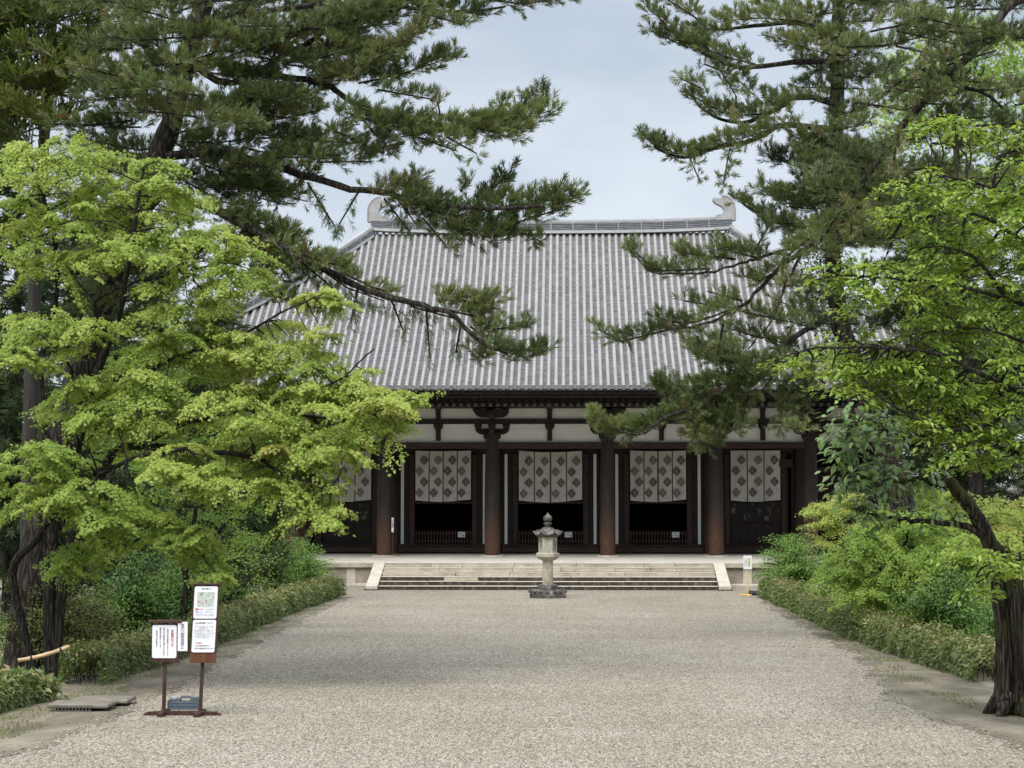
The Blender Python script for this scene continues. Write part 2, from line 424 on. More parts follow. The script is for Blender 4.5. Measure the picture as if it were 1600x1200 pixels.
BLADE = T_([(-.08, 0, 0), (.08, 0, 0), (0, 1, .2)], [(0, 1, 2)])

def inpoly(p, poly):
    x, y = p[:, 0], p[:, 1]; c = np.zeros(len(p), bool); n = len(poly)
    for i in range(n):
        x1, y1 = poly[i]; x2, y2 = poly[(i + 1) % n]
        if y1 == y2: continue
        k = ((y1 > y) != (y2 > y)) & (x < (x2 - x1) * (y - y1) / (y2 - y1) + x1)
        c ^= k
    return c
def spread(poly, n):
    """n px points spread evenly-ish inside an outline"""
    a = np.array(poly, float); lo, hi = a.min(0), a.max(0)
    c = rng.uniform(lo, hi, (n * 14 + 400, 2)); c = c[inpoly(c, poly)]
    got = []
    k = 0
    for _ in range(n):
        best = None
        for q in range(5):
            p = c[k % len(c)]; k += 1
            d = min([(p[0]-g[0])**2 + (p[1]-g[1])**2 for g in got[-60:]] or [1e9])
            if best is None or d > best[0]: best = (d, p)
        got.append(best[1])
    return np.array(got)
def PA(pp, Y):
    return np.array([P(a, b, y) for (a, b), y in zip(pp, Y)])

def densify(pts, step):
    pts = [Vector(p) for p in pts]; o = []
    for a, b in zip(pts, pts[1:]):
        n = max(1, int((b - a).length / step))
        o += [a.lerp(b, i / n) for i in range(n)]
    return o + [pts[-1]]
def smooth_line(pts, sub=4):
    """Catmull-Rom through the points"""
    pts = [Vector(p) for p in pts]; o = []
    for i in range(len(pts) - 1):
        p0, p1, p2, p3 = pts[max(i-1, 0)], pts[i], pts[i+1], pts[min(i+2, len(pts)-1)]
        for k in range(sub):
            t = k / sub
            o.append(.5 * ((2*p1) + (p2-p0)*t + (2*p0-5*p1+4*p2-p3)*t*t + (3*p1-p0-3*p2+p3)*t**3))
    return o + [pts[-1]]
def limb(mb, pts, r0, r1, wob=.02, n=7, sub=4):
    l = smooth_line(pts, sub)
    for i in range(1, len(l) - 1): l[i] = l[i] + Vector((random.gauss(0, wob), random.gauss(0, wob), random.gauss(0, wob)))
    m = len(l) - 1
    mb.tube(l, [(r0 + (r1 - r0) * (i / m)) * random.uniform(.93, 1.07) for i in range(m + 1)], n)
    return l

class Tree:
    """one tree: trunk mesh (with its limbs and twigs) and a crown of leaves"""
    def __init__(s, name, label, cat, base, group=None):
        s.root = thing(name, label, cat, base, group); s.mb = MB(); s.lv = Leaves(); s.wood = []
    def limb(s, px, Y, r0, r1, wob=.02, n=7):
        pts = [P(p[0], p[1], p[2] if len(p) > 2 else Y) for p in px]
        l = limb(s.mb, pts, r0, r1, wob, n); s.wood += densify(l, .25); return l
    def limb3(s, pts, r0, r1, wob=.02, n=7):
        l = limb(s.mb, pts, r0, r1, wob, n); s.wood += densify(l, .25); return l
    def twigs(s, C, r0=.014, r1=.004, maxd=2.6, lift=.08):
        if not s.wood: return
        W = np.array([tuple(p) for p in s.wood])
        for c in C:
            d = np.linalg.norm(W - c, axis=1); i = int(d.argmin())
            if d[i] < .1 or d[i] > maxd: continue
            a = Vector(W[i]); b = Vector(c); L = (b - a).length
            m1 = a.lerp(b, .35) + Vector((random.gauss(0, .06), random.gauss(0, .06), lift * random.uniform(-.4, 1.4))) * L
            m2 = a.lerp(b, .7) + Vector((random.gauss(0, .05), random.gauss(0, .05), lift * random.uniform(0, 1.5))) * L
            s.mb.tube([a, m1, m2, b], [r0 * (1 + L * .5), r0 * (.8 + L * .3), r0 * .7, r1], 4)
    # ---- pine
    def bough(s, px, Y, r_px, dens=1.0, tufts=None, size=1.0, up=.5, tint=(.45, .2), droop=False, twig=True):
        tufts = tufts or TUFTS
        pts = densify(smooth_line([P(p[0], p[1], p[2] if len(p) > 2 else Y) for p in px], 3), .06)
        A = np.array([tuple(p) for p in pts]); L = len(A) * .06; r = r_px / ppm(Y)
        N = max(4, int(dens * (L + r) * (r * 2 + .12) * 132))
        i = rng.integers(0, len(A), N)
        tan = np.gradient(A, axis=0) if len(A) > 1 else np.tile([1., 0, 0], (len(A), 1))
        tan /= np.linalg.norm(tan, axis=1, keepdims=True) + 1e-9
        off = rng.normal(size=(N, 3)); off /= np.linalg.norm(off, axis=1, keepdims=True)
        off *= (rng.random((N, 1)) ** .5) * r * .8; off[:, 2] = off[:, 2] * .8 + (.12 * r if not droop else -.5 * r)
        tn = tan[i]
        pos = A[i] + off
        rad = off / (np.linalg.norm(off, axis=1, keepdims=True) + 1e-6)
        d = tn * .45 + rad * .6 + rng.normal(0, .3, (N, 3)); d[:, 2] += (-.7 if droop else up)
        tg = np.clip(rng.normal(tint[0], tint[1] * .7, N) + rng.normal(0, tint[1]), 0, .88)
        br = rng.random(N) < .014; tg[br] = rng.uniform(.92, 1, br.sum())
        # droop clumps older needles
        k = rng.integers(0, len(tufts), N); Rm = rotz_to(d); sc = size * rng.uniform(.75, 1.2, N)
        for q in range(len(tufts)):
            s.lv.add(tufts[q], pos[k == q], Rm[k == q], sc[k == q], tg[k == q])
        if twig:
            idx = np.linspace(0, len(A) - 1, max(2, int(len(A) / 6))).astype(int)
            s.mb.tube([pts[j] for j in idx], [.022 * (1 - .7 * q / len(idx)) for q in range(len(idx))], 5)
            for j in rng.choice(N, min(N, int(L * 12) + 3), replace=False):
                a = Vector(A[i[j]]); b = Vector(pos[j])
                if (a - b).length > .1: s.mb.tube([a, a.lerp(b, .5) + Vector((0, 0, -.02)), b], [.011, .008, .005], 3)
        s.wood += [Vector(p) for p in A[::6]]
    def mass(s, poly, Y, dY, n, length=(60, 120), r_px=24, centre=None, dens=.8, tufts=None, size=1.0, tint=(.4, .2), tilt=(-.15, .25)):
        pp = spread(poly, n); E = []
        for (x, y) in pp:
            yy = Y + random.uniform(-dY, dY); ln = random.uniform(*length)
            sgn = 1 if (centre is None and random.random() < .5) or (centre is not None and x > centre) else -1
            sl = random.uniform(*tilt)
            x0, x1 = x - sgn * ln * .5, x + sgn * ln * .5
            p = [(x0, y + sl * ln * .5, yy + random.uniform(-.3, .3)), (x, y + random.uniform(-3, 5), yy), (x1, y - sl * ln * .5 - random.uniform(0, 8), yy - random.uniform(-.4, .6))]
            s.bough(p, yy, r_px * random.uniform(.7, 1.2), dens, tufts, size, .5, (np.clip(rng.normal(tint[0], .1), .1, .8), tint[1]))
            E.append(np.array(P(*p[0])))
        s.twigs(E, .024, .016, 4.5, .0)
    # ---- broadleaf
    def pads(s, C, rx, ry, thick, droop, per, tmpl, size, tint=(.5, .16), flat=.75, hang=.55, jit=.46, camside=0.0, spokes=0):
        C = np.asarray(C); M_ = len(C); rx = np.broadcast_to(rx, (M_,)); ry = np.broadcast_to(ry, (M_,)); per = np.broadcast_to(per, (M_,)).astype(int)
        idx = np.repeat(np.arange(M_), per); N = len(idx)
        rr = np.sqrt(rng.random(N)); an = rng.uniform(0, 2*np.pi, N)
        if spokes:
            ba = rng.uniform(0, 2*np.pi, (M_, spokes)); bl = rng.uniform(.65, 1.4, (M_, spokes)); q = rng.integers(0, spokes, N)
            rr = rng.random(N) ** .62; an = ba[idx, q] + rng.normal(0, .17, N) / (rr * .8 + .25); rr = rr * bl[idx, q]
        rag = 1 + .28 * np.sin(an * 3 + idx * 1.7) + .16 * np.sin(an * 7 + idx)
        ox = rx[idx] * rr * rag * np.cos(an); oy = ry[idx] * rr * rag * np.sin(an)
        oz = -droop * rr**2 * rx[idx] + rng.normal(0, 1, N) * thick * rx[idx]
        tilt = rng.normal(0, .26, (M_, 2)); lsz = rng.uniform(.8, 1.15, M_)
        oz += ox * tilt[idx, 0] + oy * tilt[idx, 1]
        pos = C[idx] + np.stack([ox, oy, oz], 1)
        if spokes and len(s.wood):
            for i in range(M_):
                for j in range(spokes):
                    L = rx[i] * bl[i, j] * .9; c_, s_ = math.cos(ba[i, j]), math.sin(ba[i, j]); p0 = Vector(C[i])
                    f = lambda u: p0 + Vector((L * u * c_, L * u * s_, -droop * (u * bl[i, j])**2 * rx[i] * .9 + L * u * (c_ * tilt[i, 0] + s_ * tilt[i, 1]) - .015))
                    s.mb.tube([f(0), f(.5), f(1)], [.007, .005, .003], 3, False)
        outw = np.stack([np.cos(an) * rr, np.sin(an) * rr - camside, np.zeros(N)], 1)
        nrm = np.array([0, 0, flat]) + outw * hang + rng.normal(0, jit, (N, 3))
        tip = outw + rng.normal(0, .5, (N, 3)); tip[:, 2] -= .5
        tb = rng.normal(tint[0], tint[1] * .7, M_)
        tg = np.clip(tb[idx] + rng.normal(0, tint[1], N), 0, 1)
        s.lv.add(tmpl, pos, frame(nrm, tip), size * lsz[idx] * rng.uniform(.65, 1.2, N), tg)
    def polypads(s, poly, n, Y, dY, r_px, thick, droop, per, tmpl, size, tint=(.5, .16), twig=True, **k):
        pp = spread(poly, n); YY = Y + .25 + rng.uniform(-dY, dY, n); C = PA(pp, YY)
        rx = rng.uniform(*r_px, n) / (FPX / YY)
        s.pads(C, rx, rx * rng.uniform(.7, 1.1, n), thick, droop, per * (rx / rx.mean())**1.5, tmpl, size, tint, **k)
        if twig: s.twigs(C)
        return C
    def sprays(s, pts, r, n, tmpl, size, tint=(.5, .16), flat=.8, hang=.3, jit=.4):
        """leaves strung along a twig"""
        A = np.array([tuple(p) for p in densify(pts, .04)]); i = rng.integers(0, len(A), n)
        off = rng.normal(0, 1, (n, 3)) * [r, r, r * .45]
        nrm = np.array([0, -.15, flat]) + off / (r * 2) * hang + rng.normal(0, jit, (n, 3))
        tip = off + rng.normal(0, .4 * r, (n, 3)); tip[:, 2] -= r * .7
        s.lv.add(tmpl, A[i] + off, frame(nrm, tip), size * rng.uniform(.7, 1.15, n), np.clip(rng.normal(tint[0], tint[1], n) + rng.normal(0, tint[1] * .6), 0, 1))
    def done(s, bark, leaf, trunk='trunk', crown='crown', smooth=True):
        if s.mb.v: s.mb.build(trunk, M[bark], s.root, smooth, fixn=False)
        s.lv.build(crown, M[leaf], s.root)
        return s.root

# ================================================================== SETTING
def ground():
    mb = MB()
    xs = [-400, -120, -40, -20, -12, -9, -7, -4, 0, 4, 7, 9, 12, 20, 40, 120, 400]; ys = [-60, 0, 15, 20, 25, 30, 35, 40, 45, 50, 55, 60, 66, 72, 80, 100, 140, 260, 900]
    vs = [(x, y, 0) for y in ys for x in xs]; n = len(xs)
    fs = [(j*n+i, j*n+i+1, j*n+n+i+1, j*n+n+i) for j in range(len(ys)-1) for i in range(n-1)]
    mb.add(vs, fs)
    return setp(mb.build('ground', M['dirt']), kind='structure')
ground()

def edge_fn(px):
    pts = sorted([(G(a, b).y, G(a, b).x) for a, b in px])
    ys = [p[0] for p in pts]; xs = [p[1] for p in pts]
    return lambda y: float(np.interp(y, ys, xs))
gl = edge_fn([(545, 937), (500, 957), (430, 992), (372, 1024), (344, 1037), (280, 1078), (222, 1099), (175, 1127), (58, 1171), (-40, 1200)])
gr = edge_fn([(1188, 937), (1212, 957), (1283, 997), (1337, 1027), (1367, 1067), (1395, 1097), (1450, 1123), (1517, 1143), (1567, 1163), (1640, 1195)])
def rag(y, k): return .07 * math.sin(y * 1.7 + k) + .05 * math.sin(y * 4.3 + k * 2) + .035 * math.sin(y * 11.1 + k * 3) + random.gauss(0, .022)
def sheet(name, lf, rf, y0, y1, z, m, step=.12, n=10, ragged=True):
    ys = np.arange(y0, y1 + step, step); vs = []; fs = []
    for y in ys:
        a = lf(y) + (rag(y, 1) if ragged else 0); b = rf(y) + (rag(y, 5) if ragged else 0)
        vs += [(a + (b - a) * i / n, y, z) for i in range(n + 1)]
    for j in range(len(ys) - 1):
        for i in range(n): fs.append((j*(n+1)+i, j*(n+1)+i+1, (j+1)*(n+1)+i+1, (j+1)*(n+1)+i))
    mb = MB().add(vs, fs); return setp(mb.build(name, m), kind='structure')
PLAT_Y, STEP_Y0 = 74.4, 71.4
# packed earth verges beside the gravel
sheet('dirt_verge', lambda y: gl(y) - (.55 if y > 42 else 1.1), lambda y: gl(y) + .3, 18, 66, .004, M['path'], .15, 4)
sheet('dirt_verge', lambda y: gr(y) - .3, lambda y: gr(y) + (.5 if y > 38 else 1.9), 18, 66, .004, M['path'], .15, 4)
def far_l(y): return gl(y) if y < 66 else gl(66) - (y - 66) * 9
def far_r(y): return gr(y) if y < 66 else gr(66) + (y - 66) * 9
sheet('gravel_court', far_l, far_r, 4, 74.2, .012, M['gravel'], .12, 12)

# ================================================================== STONE PLATFORM
FZ0, FZ1 = 1.06, 0.92             # floor height at the columns / at the front edge
plat = thing('stone_platform', 'long cream stone platform with wide front steps under the temple hall', 'platform', (0, PLAT_Y, 0))
def stone_platform():
    HW = 19.5
    mb = MB()                      # floor
    mb.add([(-HW, PLAT_Y - .06, FZ1), (HW, PLAT_Y - .06, FZ1), (HW, 79.6, FZ0 - .01), (-HW, 79.6, FZ0 - .01), (HW, 100, FZ0 - .01), (-HW, 100, FZ0 - .01)], [(0, 1, 2, 3), (3, 2, 4, 5)])
    mb.build('floor', M['floor'], plat)
    SX = 6.3                       # capping course
    for s in (-1, 1):
        mb = MB(); x = SX + .42
        while x < HW:
            ln = random.uniform(1.3, 2.1)
            a, b = sorted((s * x, s * min(HW, x + ln)))
            mb.box(a + .006, b - .006, PLAT_Y - .08, PLAT_Y + .35, FZ1 - .19, FZ1 - .004, .015); x += ln
        mb.build('cap_course', M['stone'], plat)
    mb = MB()
    for s in (-1, 1):
        a, b = sorted((s * (SX + .4), s * HW)); mb.box(a, b, PLAT_Y + .05, PLAT_Y + .3, .1, FZ1 - .2)
    mb.box(-SX, SX, PLAT_Y + .05, PLAT_Y + .3, 0, FZ1 - .02)
    for s in (-1, 1): mb.box(s*HW - .3, s*HW + .0, PLAT_Y + .05, 100, 0, FZ1 - .02)
    mb.build('panel_wall', M['stone_wall'], plat)
    for s in (-1, 1):              # upright posts between panels and foot course
        for x in np.arange(SX + 1.35, HW, 1.75): MB().box(s*x - .17, s*x + .17, PLAT_Y + .02, PLAT_Y + .06, .12, FZ1 - .2, .008).build('panel_post', M['stone_top'], plat)
        a, b = sorted((s * (SX + .4), s * HW)); MB().box(a, b, PLAT_Y - .1, PLAT_Y + .2, 0, .115, .02).build('foot_course', M['stone_top'], plat)
    st = MB()                      # steps: blocks of uneven length
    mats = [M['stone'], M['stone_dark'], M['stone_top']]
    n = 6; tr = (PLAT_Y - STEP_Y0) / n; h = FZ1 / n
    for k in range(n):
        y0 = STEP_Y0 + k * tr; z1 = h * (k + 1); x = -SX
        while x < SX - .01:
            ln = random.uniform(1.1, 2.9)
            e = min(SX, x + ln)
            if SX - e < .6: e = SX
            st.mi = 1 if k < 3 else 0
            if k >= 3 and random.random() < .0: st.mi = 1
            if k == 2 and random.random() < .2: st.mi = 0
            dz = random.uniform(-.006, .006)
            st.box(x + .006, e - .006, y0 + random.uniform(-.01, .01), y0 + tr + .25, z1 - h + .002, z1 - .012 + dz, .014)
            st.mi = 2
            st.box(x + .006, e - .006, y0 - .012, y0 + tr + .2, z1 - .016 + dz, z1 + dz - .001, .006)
            x = e
    st.build('steps', mats, plat)
    for s in (-1, 1):              # sloping cheek stones
        mb = MB(); a, b = sorted((s * (SX + .012), s * (SX + .44)))
        mb.prism([(STEP_Y0 - .22, .02), (STEP_Y0 - .22, .16), (PLAT_Y - .1, FZ1 + .02), (PLAT_Y + .3, FZ1 + .02), (PLAT_Y + .3, .02)], 'x', a, b)
        mb.build('side_ramp', M['stone_top'], plat)
        mb = MB(); mb.box(a - .06, b + .06, STEP_Y0 - .34, PLAT_Y, 0, .05, .012); mb.build('foot_stone', M['stone_dark'], plat)
stone_platform()

# ================================================================== TEMPLE HALL
CY, WY = 79.0, 82.25               # planes of the front columns and of the wall behind them
COLX = [2.365, 6.805, 10.645, 13.895]
hall = thing('temple_hall', 'large old wooden temple hall with dark columns and sweeping grey tiled roof', 'temple', (0, CY, FZ0 - .01))
def part(mb, name, m, parent=None, smooth=False): return mb.build(name, m, parent or hall, smooth)
CZ = 5.72
def column_mb(x, y, r=.315):
    return MB().lathe(x, y, [(r*.97, FZ0 - .02), (r, FZ0 + .5), (r*1.01, 2.6), (r*.97, 4.2), (r*.88, 5.3), (r*.82, CZ)], 28)
for x in COLX:
    for s in (-1, 1):
        part(column_mb(s * x, CY), 'column', M['column'], smooth=True)
for x in COLX:
    for s in (-1, 1): part(MB().lathe(s*x, WY, [(.3, FZ0 - .02), (.3, 3), (.26, CZ)], 20), 'wall_column', M['column'], smooth=True)
# column base stones
for x in COLX:
    for s in (-1, 1): part(MB().lathe(s*x, CY, [(.5, FZ0 - .09), (.5, FZ0 + .012), (.44, FZ0 + .022)], 24), 'base_stone', M['floor'])

def boat(cx, w, z0, z1, cut):
    """bracket arm outline (x,z): flat top, ends rounded up from below"""
    return [(cx - w, z1), (cx - w, z0 + cut * .75), (cx - w + cut * .25, z0 + cut * .35), (cx - w + cut * .7, z0 + cut * .08), (cx - w + cut * 1.2, z0),
            (cx + w - cut * 1.2, z0), (cx + w - cut * .7, z0 + cut * .08), (cx + w - cut * .25, z0 + cut * .35), (cx + w, z0 + cut * .75), (cx + w, z1)]
def block(mb, cx, cy, w, z0, z1):
    hw = w / 2; zz = z0 + (z1 - z0) * .45; lo = hw * .72
    vs = []
    for z, q in ((z0, lo), (z0 + (zz - z0) * .6, lo * 1.08), (zz, hw), (z1, hw)):
        vs += [(cx - q, cy - q, z), (cx + q, cy - q, z), (cx + q, cy + q, z), (cx - q, cy + q, z)]
    fs = [(3, 2, 1, 0), (12, 13, 14, 15)]
    for k in range(3):
        for i in range(4):
            j = (i + 1) % 4; fs.append((k*4+i, k*4+j, k*4+4+j, k*4+4+i))
    mb.add(vs, fs)
def bracket(x):
    mb = MB()
    block(mb, x, CY, .70, CZ, CZ + .36)                                   # great block
    mb.prism(boat(x, .70, CZ + .30, CZ + .54, .26), 'y', CY - .12, CY + .12)
    for dx in (-.58, 0, .58): block(mb, x + dx, CY, .30, CZ + .54, CZ + .74)
    # arms stepping forward
    for k, (z, reach) in enumerate(((CZ + .31, .75), (CZ + .95, 1.45))):
        mb.prism([(CY + .2, z), (CY - reach + .2, z), (CY - reach, z + .12), (CY - reach, z + .22), (CY + .2, z + .22)], 'x', x - .11, x + .11)
        block(mb, x, CY - reach + .1, .30, z + .22, z + .42)
    mb.prism(boat(x, .72, CZ + .98, CZ + 1.22, .3), 'y', CY - .86, CY - .62)   # cross arm one step out
    for dx in (-.58, .58): block(mb, x + dx, CY - .74, .28, CZ + 1.22, CZ + 1.4)
    mb.prism(boat(x, .74, CZ + 1.0, CZ + 1.3, .34), 'y', CY - 1.6, CY - 1.32)
    # raking tail rafter
    mb.prism([(CY + .5, CZ + 1.62), (CY - 1.9, CZ + 1.02), (CY - 1.98, CZ + 1.06), (CY - 1.96, CZ + 1.24), (CY + .5, CZ + 1.86)], 'x', x - .1, x + .1)
    b = part(mb, 'bracket', M['wood'])
    # weathered pale nose of the forward arm
    MB().box(x - .085, x + .085, CY - .815, CY - .757, CZ + .40, CZ + .53, .01).build('arm_end', M['wood_brown'], b)
for x in COLX:
    for s in (-1, 1): bracket(s * x)

def struts():
    for k in range(-3, 4):
        c = [0, 4.585, 8.725, 12.27][abs(k)] * (1 if k >= 0 else -1)
        mb = MB()
        for z0, z1 in ((CZ + .25, CZ + .68), (CZ + .93, CZ + 1.5)):
            mb.prism([(c - .10, z0 - .2 if z0 < CZ + .5 else z0), (c - .10, z1 - .2), (c - .13, z1 - .15), (c - .19, z1 - .08), (c - .19, z1 + .06), (c + .19, z1 + .06), (c + .19, z1 - .08), (c + .13, z1 - .15), (c + .10, z1 - .2), (c + .10, z0 - .2 if z0 < CZ + .5 else z0)], 'y', CY - .16, CY + .02)
        part(mb, 'strut', M['wood'])
struts()
XE = 14.1
part(MB().box(-XE, XE, CY - .17, CY + .17, CZ - .27, CZ - .01, .01), 'tie_beam', M['wood_brown'])
part(MB().box(-XE, XE, CY - .13, CY + .1, CZ + .735, CZ + .94, .01), 'tie_beam', M['wood'])
part(MB().box(-XE, XE, CY - .15, CY + .1, CZ + 1.50, CZ + 1.76, .01), 'tie_beam', M['wood'])
edges = [-13.895, -10.645, -6.805, -2.365, 2.365, 6.805, 10.645, 13.895]
for a, b in zip(edges, edges[1:]):
    part(MB().box(a + .02, b - .02, CY - .05, CY + .05, CZ - .01, CZ + .735), 'plaster_panel', M['plaster'])
    part(MB().box(a + .02, b - .02, CY - .05, CY + .05, CZ + .94, CZ + 1.5), 'plaster_panel', M['plaster'])
# purlins carried by the brackets
part(MB().tube([(-XE - 1.6, CY - 1.44, CZ + 1.46), (XE + 1.6, CY - 1.44, CZ + 1.46)], .15, 10), 'purlin', M['wood'], smooth=True)
part(MB().box(-XE - .9, XE + .9, CY - .88, CY - .6, CZ + 1.402, CZ + 1.64), 'purlin', M['wood'])
# side and end frames of the open aisle, walls of the closed core
wb = MB()
for s in (-1, 1):
    for y in (CY, WY):
        pass
    a, b = sorted((s * 13.8, s * 14.0)); wb.box(a, b, WY, WY + 11.3, FZ0, 8.4)
wb.box(-14.0, 14.0, WY + 11.1, WY + 11.3, FZ0, 8.4)
part(wb, 'wall', M['wood'])
# aisle ceiling keeps sky light out of the roof space
part(MB().box(-14.0, 14.0, CY + .1, WY + 11.3, 8.0, 8.1), 'ceiling', M['wood'])
# the closed wall plane above the doors
part(MB().box(-13.9, 13.9, WY - .08, WY + .08, 5.45, 8.0), 'lintel_wall', M['wood'])

# ---- doorways between wall columns
bays = [(-2.365, 2.365, 2.74, 0), (2.365, 6.805, 2.41, 0), (-6.805, -2.365, 2.41, 0), (6.805, 10.645, 2.14, 1), (-10.645, -6.805, 2.14, 1), (10.645, 13.895, 2.0, 2), (-13.895, -10.645, 2.0, 2)]
SILL = 1.40
for a, b, ow, kind in bays:
    c = (a + b) / 2; o0, o1 = c - ow / 2 - .02, c + ow / 2 + .02
    bay = MB()
    bay.box(a + .3, b - .3, WY - .22, WY + .1, FZ0 + .04, SILL - .03, .012)               # sill beam
    bay.box(a + .3, b - .3, WY - .30, WY + .1, SILL - .028, SILL + .03, .01)
    bay.mi = 1
    bay.box(a + .3, b - .3, WY - .02, WY + .12, 5.30, 5.45)                                 # head
    for x0, x1 in ((a + .2, a + .395), (b - .395, b - .2)): bay.box(x0, x1, WY - .03, WY + .1, SILL + .03, 5.3)
    for x0, x1 in ((a + .525, o0 - .22), (o1 + .22, b - .525)):
        if x1 - x0 > .05: bay.box(x0, x1, WY - .03, WY + .1, SILL + .03, 5.3)
    bay.mi = 0
    bay.box(o0 - .22, o0, WY - .12, WY + .12, SILL + .03, 5.3, .015)                        # jamb posts
    bay.box(o1, o1 + .22, WY - .12, WY + .12, SILL + .03, 5.3, .015)
    door = part(bay, 'doorway', [M['wood_brown'], M['wood']])
    if kind == 0:
        for x0 in (a + .4, b - .53): MB().box(x0, x0 + .125, WY - .07, WY + .06, SILL + .06, 5.296).build('plaster_strip', M['plaster_white'], door)
        mb = MB()                                                                           # low picket fence
        for z in (SILL + .16, SILL + .50): mb.box(o0 + .002, o1 - .002, WY - .02, WY + .02, z, z + .05)
        n = int(ow / .122)
        for i in range(n):
            x = o0 + (i + .5) * (o1 - o0) / n
            mb.box(x - .027, x + .027, WY - .05, WY - .02, SILL + .04, SILL + .58, .006)
            mb.mi = 1; mb.box(x - .03, x + .03, WY - .053, WY - .017, SILL + .585, SILL + .63, .012)
            mb.box(x - .016, x + .016, WY - .06, WY - .05, SILL + .17, SILL + .2, .004); mb.mi = 0
        mb.build('picket_fence', [M['sign_wood'], M['sign_warm']], door)
        MB().box(o0 + .002, o1 - .002, WY - .02, WY + .1, 3.18, 3.27, .01).build('transom_rail', M['wood_brown'], door)
    elif kind == 1:
        mb = MB(); mb.box(o0, o1, WY, WY + .06, SILL + .03, 5.3)
        mb.mi = 1
        for i in range(3):
            x0 = o0 + .06 + i * (ow - .05) / 3
            mb.box(x0, x0 + (ow - .05) / 3 - .05, WY - .02, WY - .001, 2.45, 3.2, .004)
            mb.mi = 0
            mb.box(x0, x0 + (ow - .05) / 3 - .05, WY - .02, WY - .001, SILL + .1, 2.3, .004); mb.mi = 1
        mb.mi = 0
        for z in (2.33, SILL + .05, 3.24): mb.box(o0 + .01, o1 - .01, WY - .045, WY - .021, z, z + .09)
        mb.mi = 2
        for z in (2.37, SILL + .22):
            for i in range(11): mb.lathe(o0 + .12 + i * (ow - .2) / 10, WY - .05, [(.045, z - .03), (.052, z), (.03, z + .04)], 8)
        mb.build('door_leaf', [M['wood'], M['wood_worn'], M['wood_brown']], door)
    else:
        mb = MB(); mb.box(o0 - .3, o1 + .3, WY + .02, WY + .08, SILL + .03, 5.3)
        mb.mi = 1
        for z in (2.4, 4.55): mb.box(o0 - .2, o1 + .2, WY - .1, WY + .01, z, z + .18, .01)
        for i in range(22): mb.box(o0 + .02 + i * ow / 22, o0 + .075 + i * ow / 22, WY - .06, WY + .0, 2.585, 4.545, .006)
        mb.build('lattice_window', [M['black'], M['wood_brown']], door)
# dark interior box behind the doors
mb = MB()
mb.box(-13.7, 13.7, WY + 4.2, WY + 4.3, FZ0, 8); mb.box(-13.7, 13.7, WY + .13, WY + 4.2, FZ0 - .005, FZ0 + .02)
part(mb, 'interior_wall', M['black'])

# ---- roof
ZE, ZR = 7.66, 15.35
WE, DE, TR = 18.45, 11.8, 8.0      # eave half width, plan depth eave to ridge, half ridge
RCY = CY + 7.3
def rz(s): return ZE + (ZR - ZE) * (s - .27 * s * (1 - s))
def lift(u, W, s):
    k = max(0, (abs(u) / W - .55) / .45); return .55 * k ** 2.2 * (1 - s) ** 2
def slope(mbc, mbp, mbe, W, D, T, tf, courses=80, rows=True):
    pit = .292; nrow = int(W / pit)
    fx = [(i * pit) for i in range(-nrow, nrow + 1)]
    def smax(u): return 1.0 if abs(u) <= T else max(0, (W - abs(u)) / (W - T))
    def pt(u, s, dz=0):
        return tf(u, D * (1 - s), rz(s) + lift(u, W, s) + dz)
    # pan tiles: stepped courses between the cover rows
    for u in [x + pit / 2 for x in fx[:-1]]:
        sm = min(smax(u - pit / 2), smax(u + pit / 2)) if rows else smax(u)
        n = int(courses * sm)
        for k in range(n + 1):
            s0 = k / courses; s1 = min((k + 1) / courses, 1)
            a, b = u - pit / 2, u + pit / 2
            v = [pt(a, s0, .035), pt(u, s0, .012), pt(b, s0, .035), pt(b, s1, .008), pt(u, s1, -.014), pt(a, s1, .008), pt(a, s0, .005), pt(u, s0, -.022), pt(b, s0, .005)]
            mbp.add(v, [(0, 1, 4, 5), (1, 2, 3, 4), (6, 7, 1, 0), (7, 8, 2, 1)])
    # cover tile rows, each tile slightly tapered, in two-tile islands
    r0 = .079; nt = 42
    for u in fx:
        sm = smax(u)
        if sm < .02: continue
        for k in range(nt):
            s0, s1 = k / nt, (k + 1) / nt + .003
            if s0 >= sm: break
            s1 = min(s1, sm)
            vs = []
            for s, r in ((s0, r0 * 1.05), (s1, r0 * .93)):
                for q in range(6):
                    a = math.pi * q / 5; vs.append(pt(u + r * math.cos(a), s, .03 + r * 1.25 * math.sin(a)))
            fs = [(q, q + 1, 7 + q, 6 + q) for q in range(5)]
            if k == 0: vs2 = vs
            mbc.add(vs, fs)
        # round end tile at the eave
        vs = []; e = .02; 
        for dd, rr in ((-.035, .098), (.0, .104), (.03, .104)):
            for q in range(14):
                a = 2 * math.pi * q / 14
                p = tf(u + rr * math.cos(a), D - dd + 0 * e, 0); vs.append((p[0], p[1], ZE + lift(u, W, 0) + .045 + rr * math.sin(a)))
        fs = [tuple(range(14))]
        for k in range(2):
            for q in range(14): fs.append((k*14+q, k*14+(q+1) % 14, k*14+14+(q+1) % 14, k*14+14+q))
        vs.append(vs[0])
        mbe.add(vs[:-1], fs)
mbc, mbp, mbe = MB(), MB(), MB()
slope(mbc, mbp, mbe, WE, DE, TR, lambda u, d, z: (u, RCY - d, z))
slope(mbc, mbp, mbe, DE, WE - TR, 0.0, lambda u, d, z: (TR + d, RCY + u, z), 40)
slope(mbc, mbp, mbe, DE, WE - TR, 0.0, lambda u, d, z: (-TR - d, RCY - u, z), 40)
roof = mbp.build('roof', M['tile_pan'], hall, fixn=False)
cov = mbc.build('cover_tiles', M['tile_cover'], roof, smooth=True, fixn=False); cov['kind'] = 'stuff'
en = mbe.build('eave_tile_ends', M['tile_end'], roof, smooth=True); en['kind'] = 'stuff'
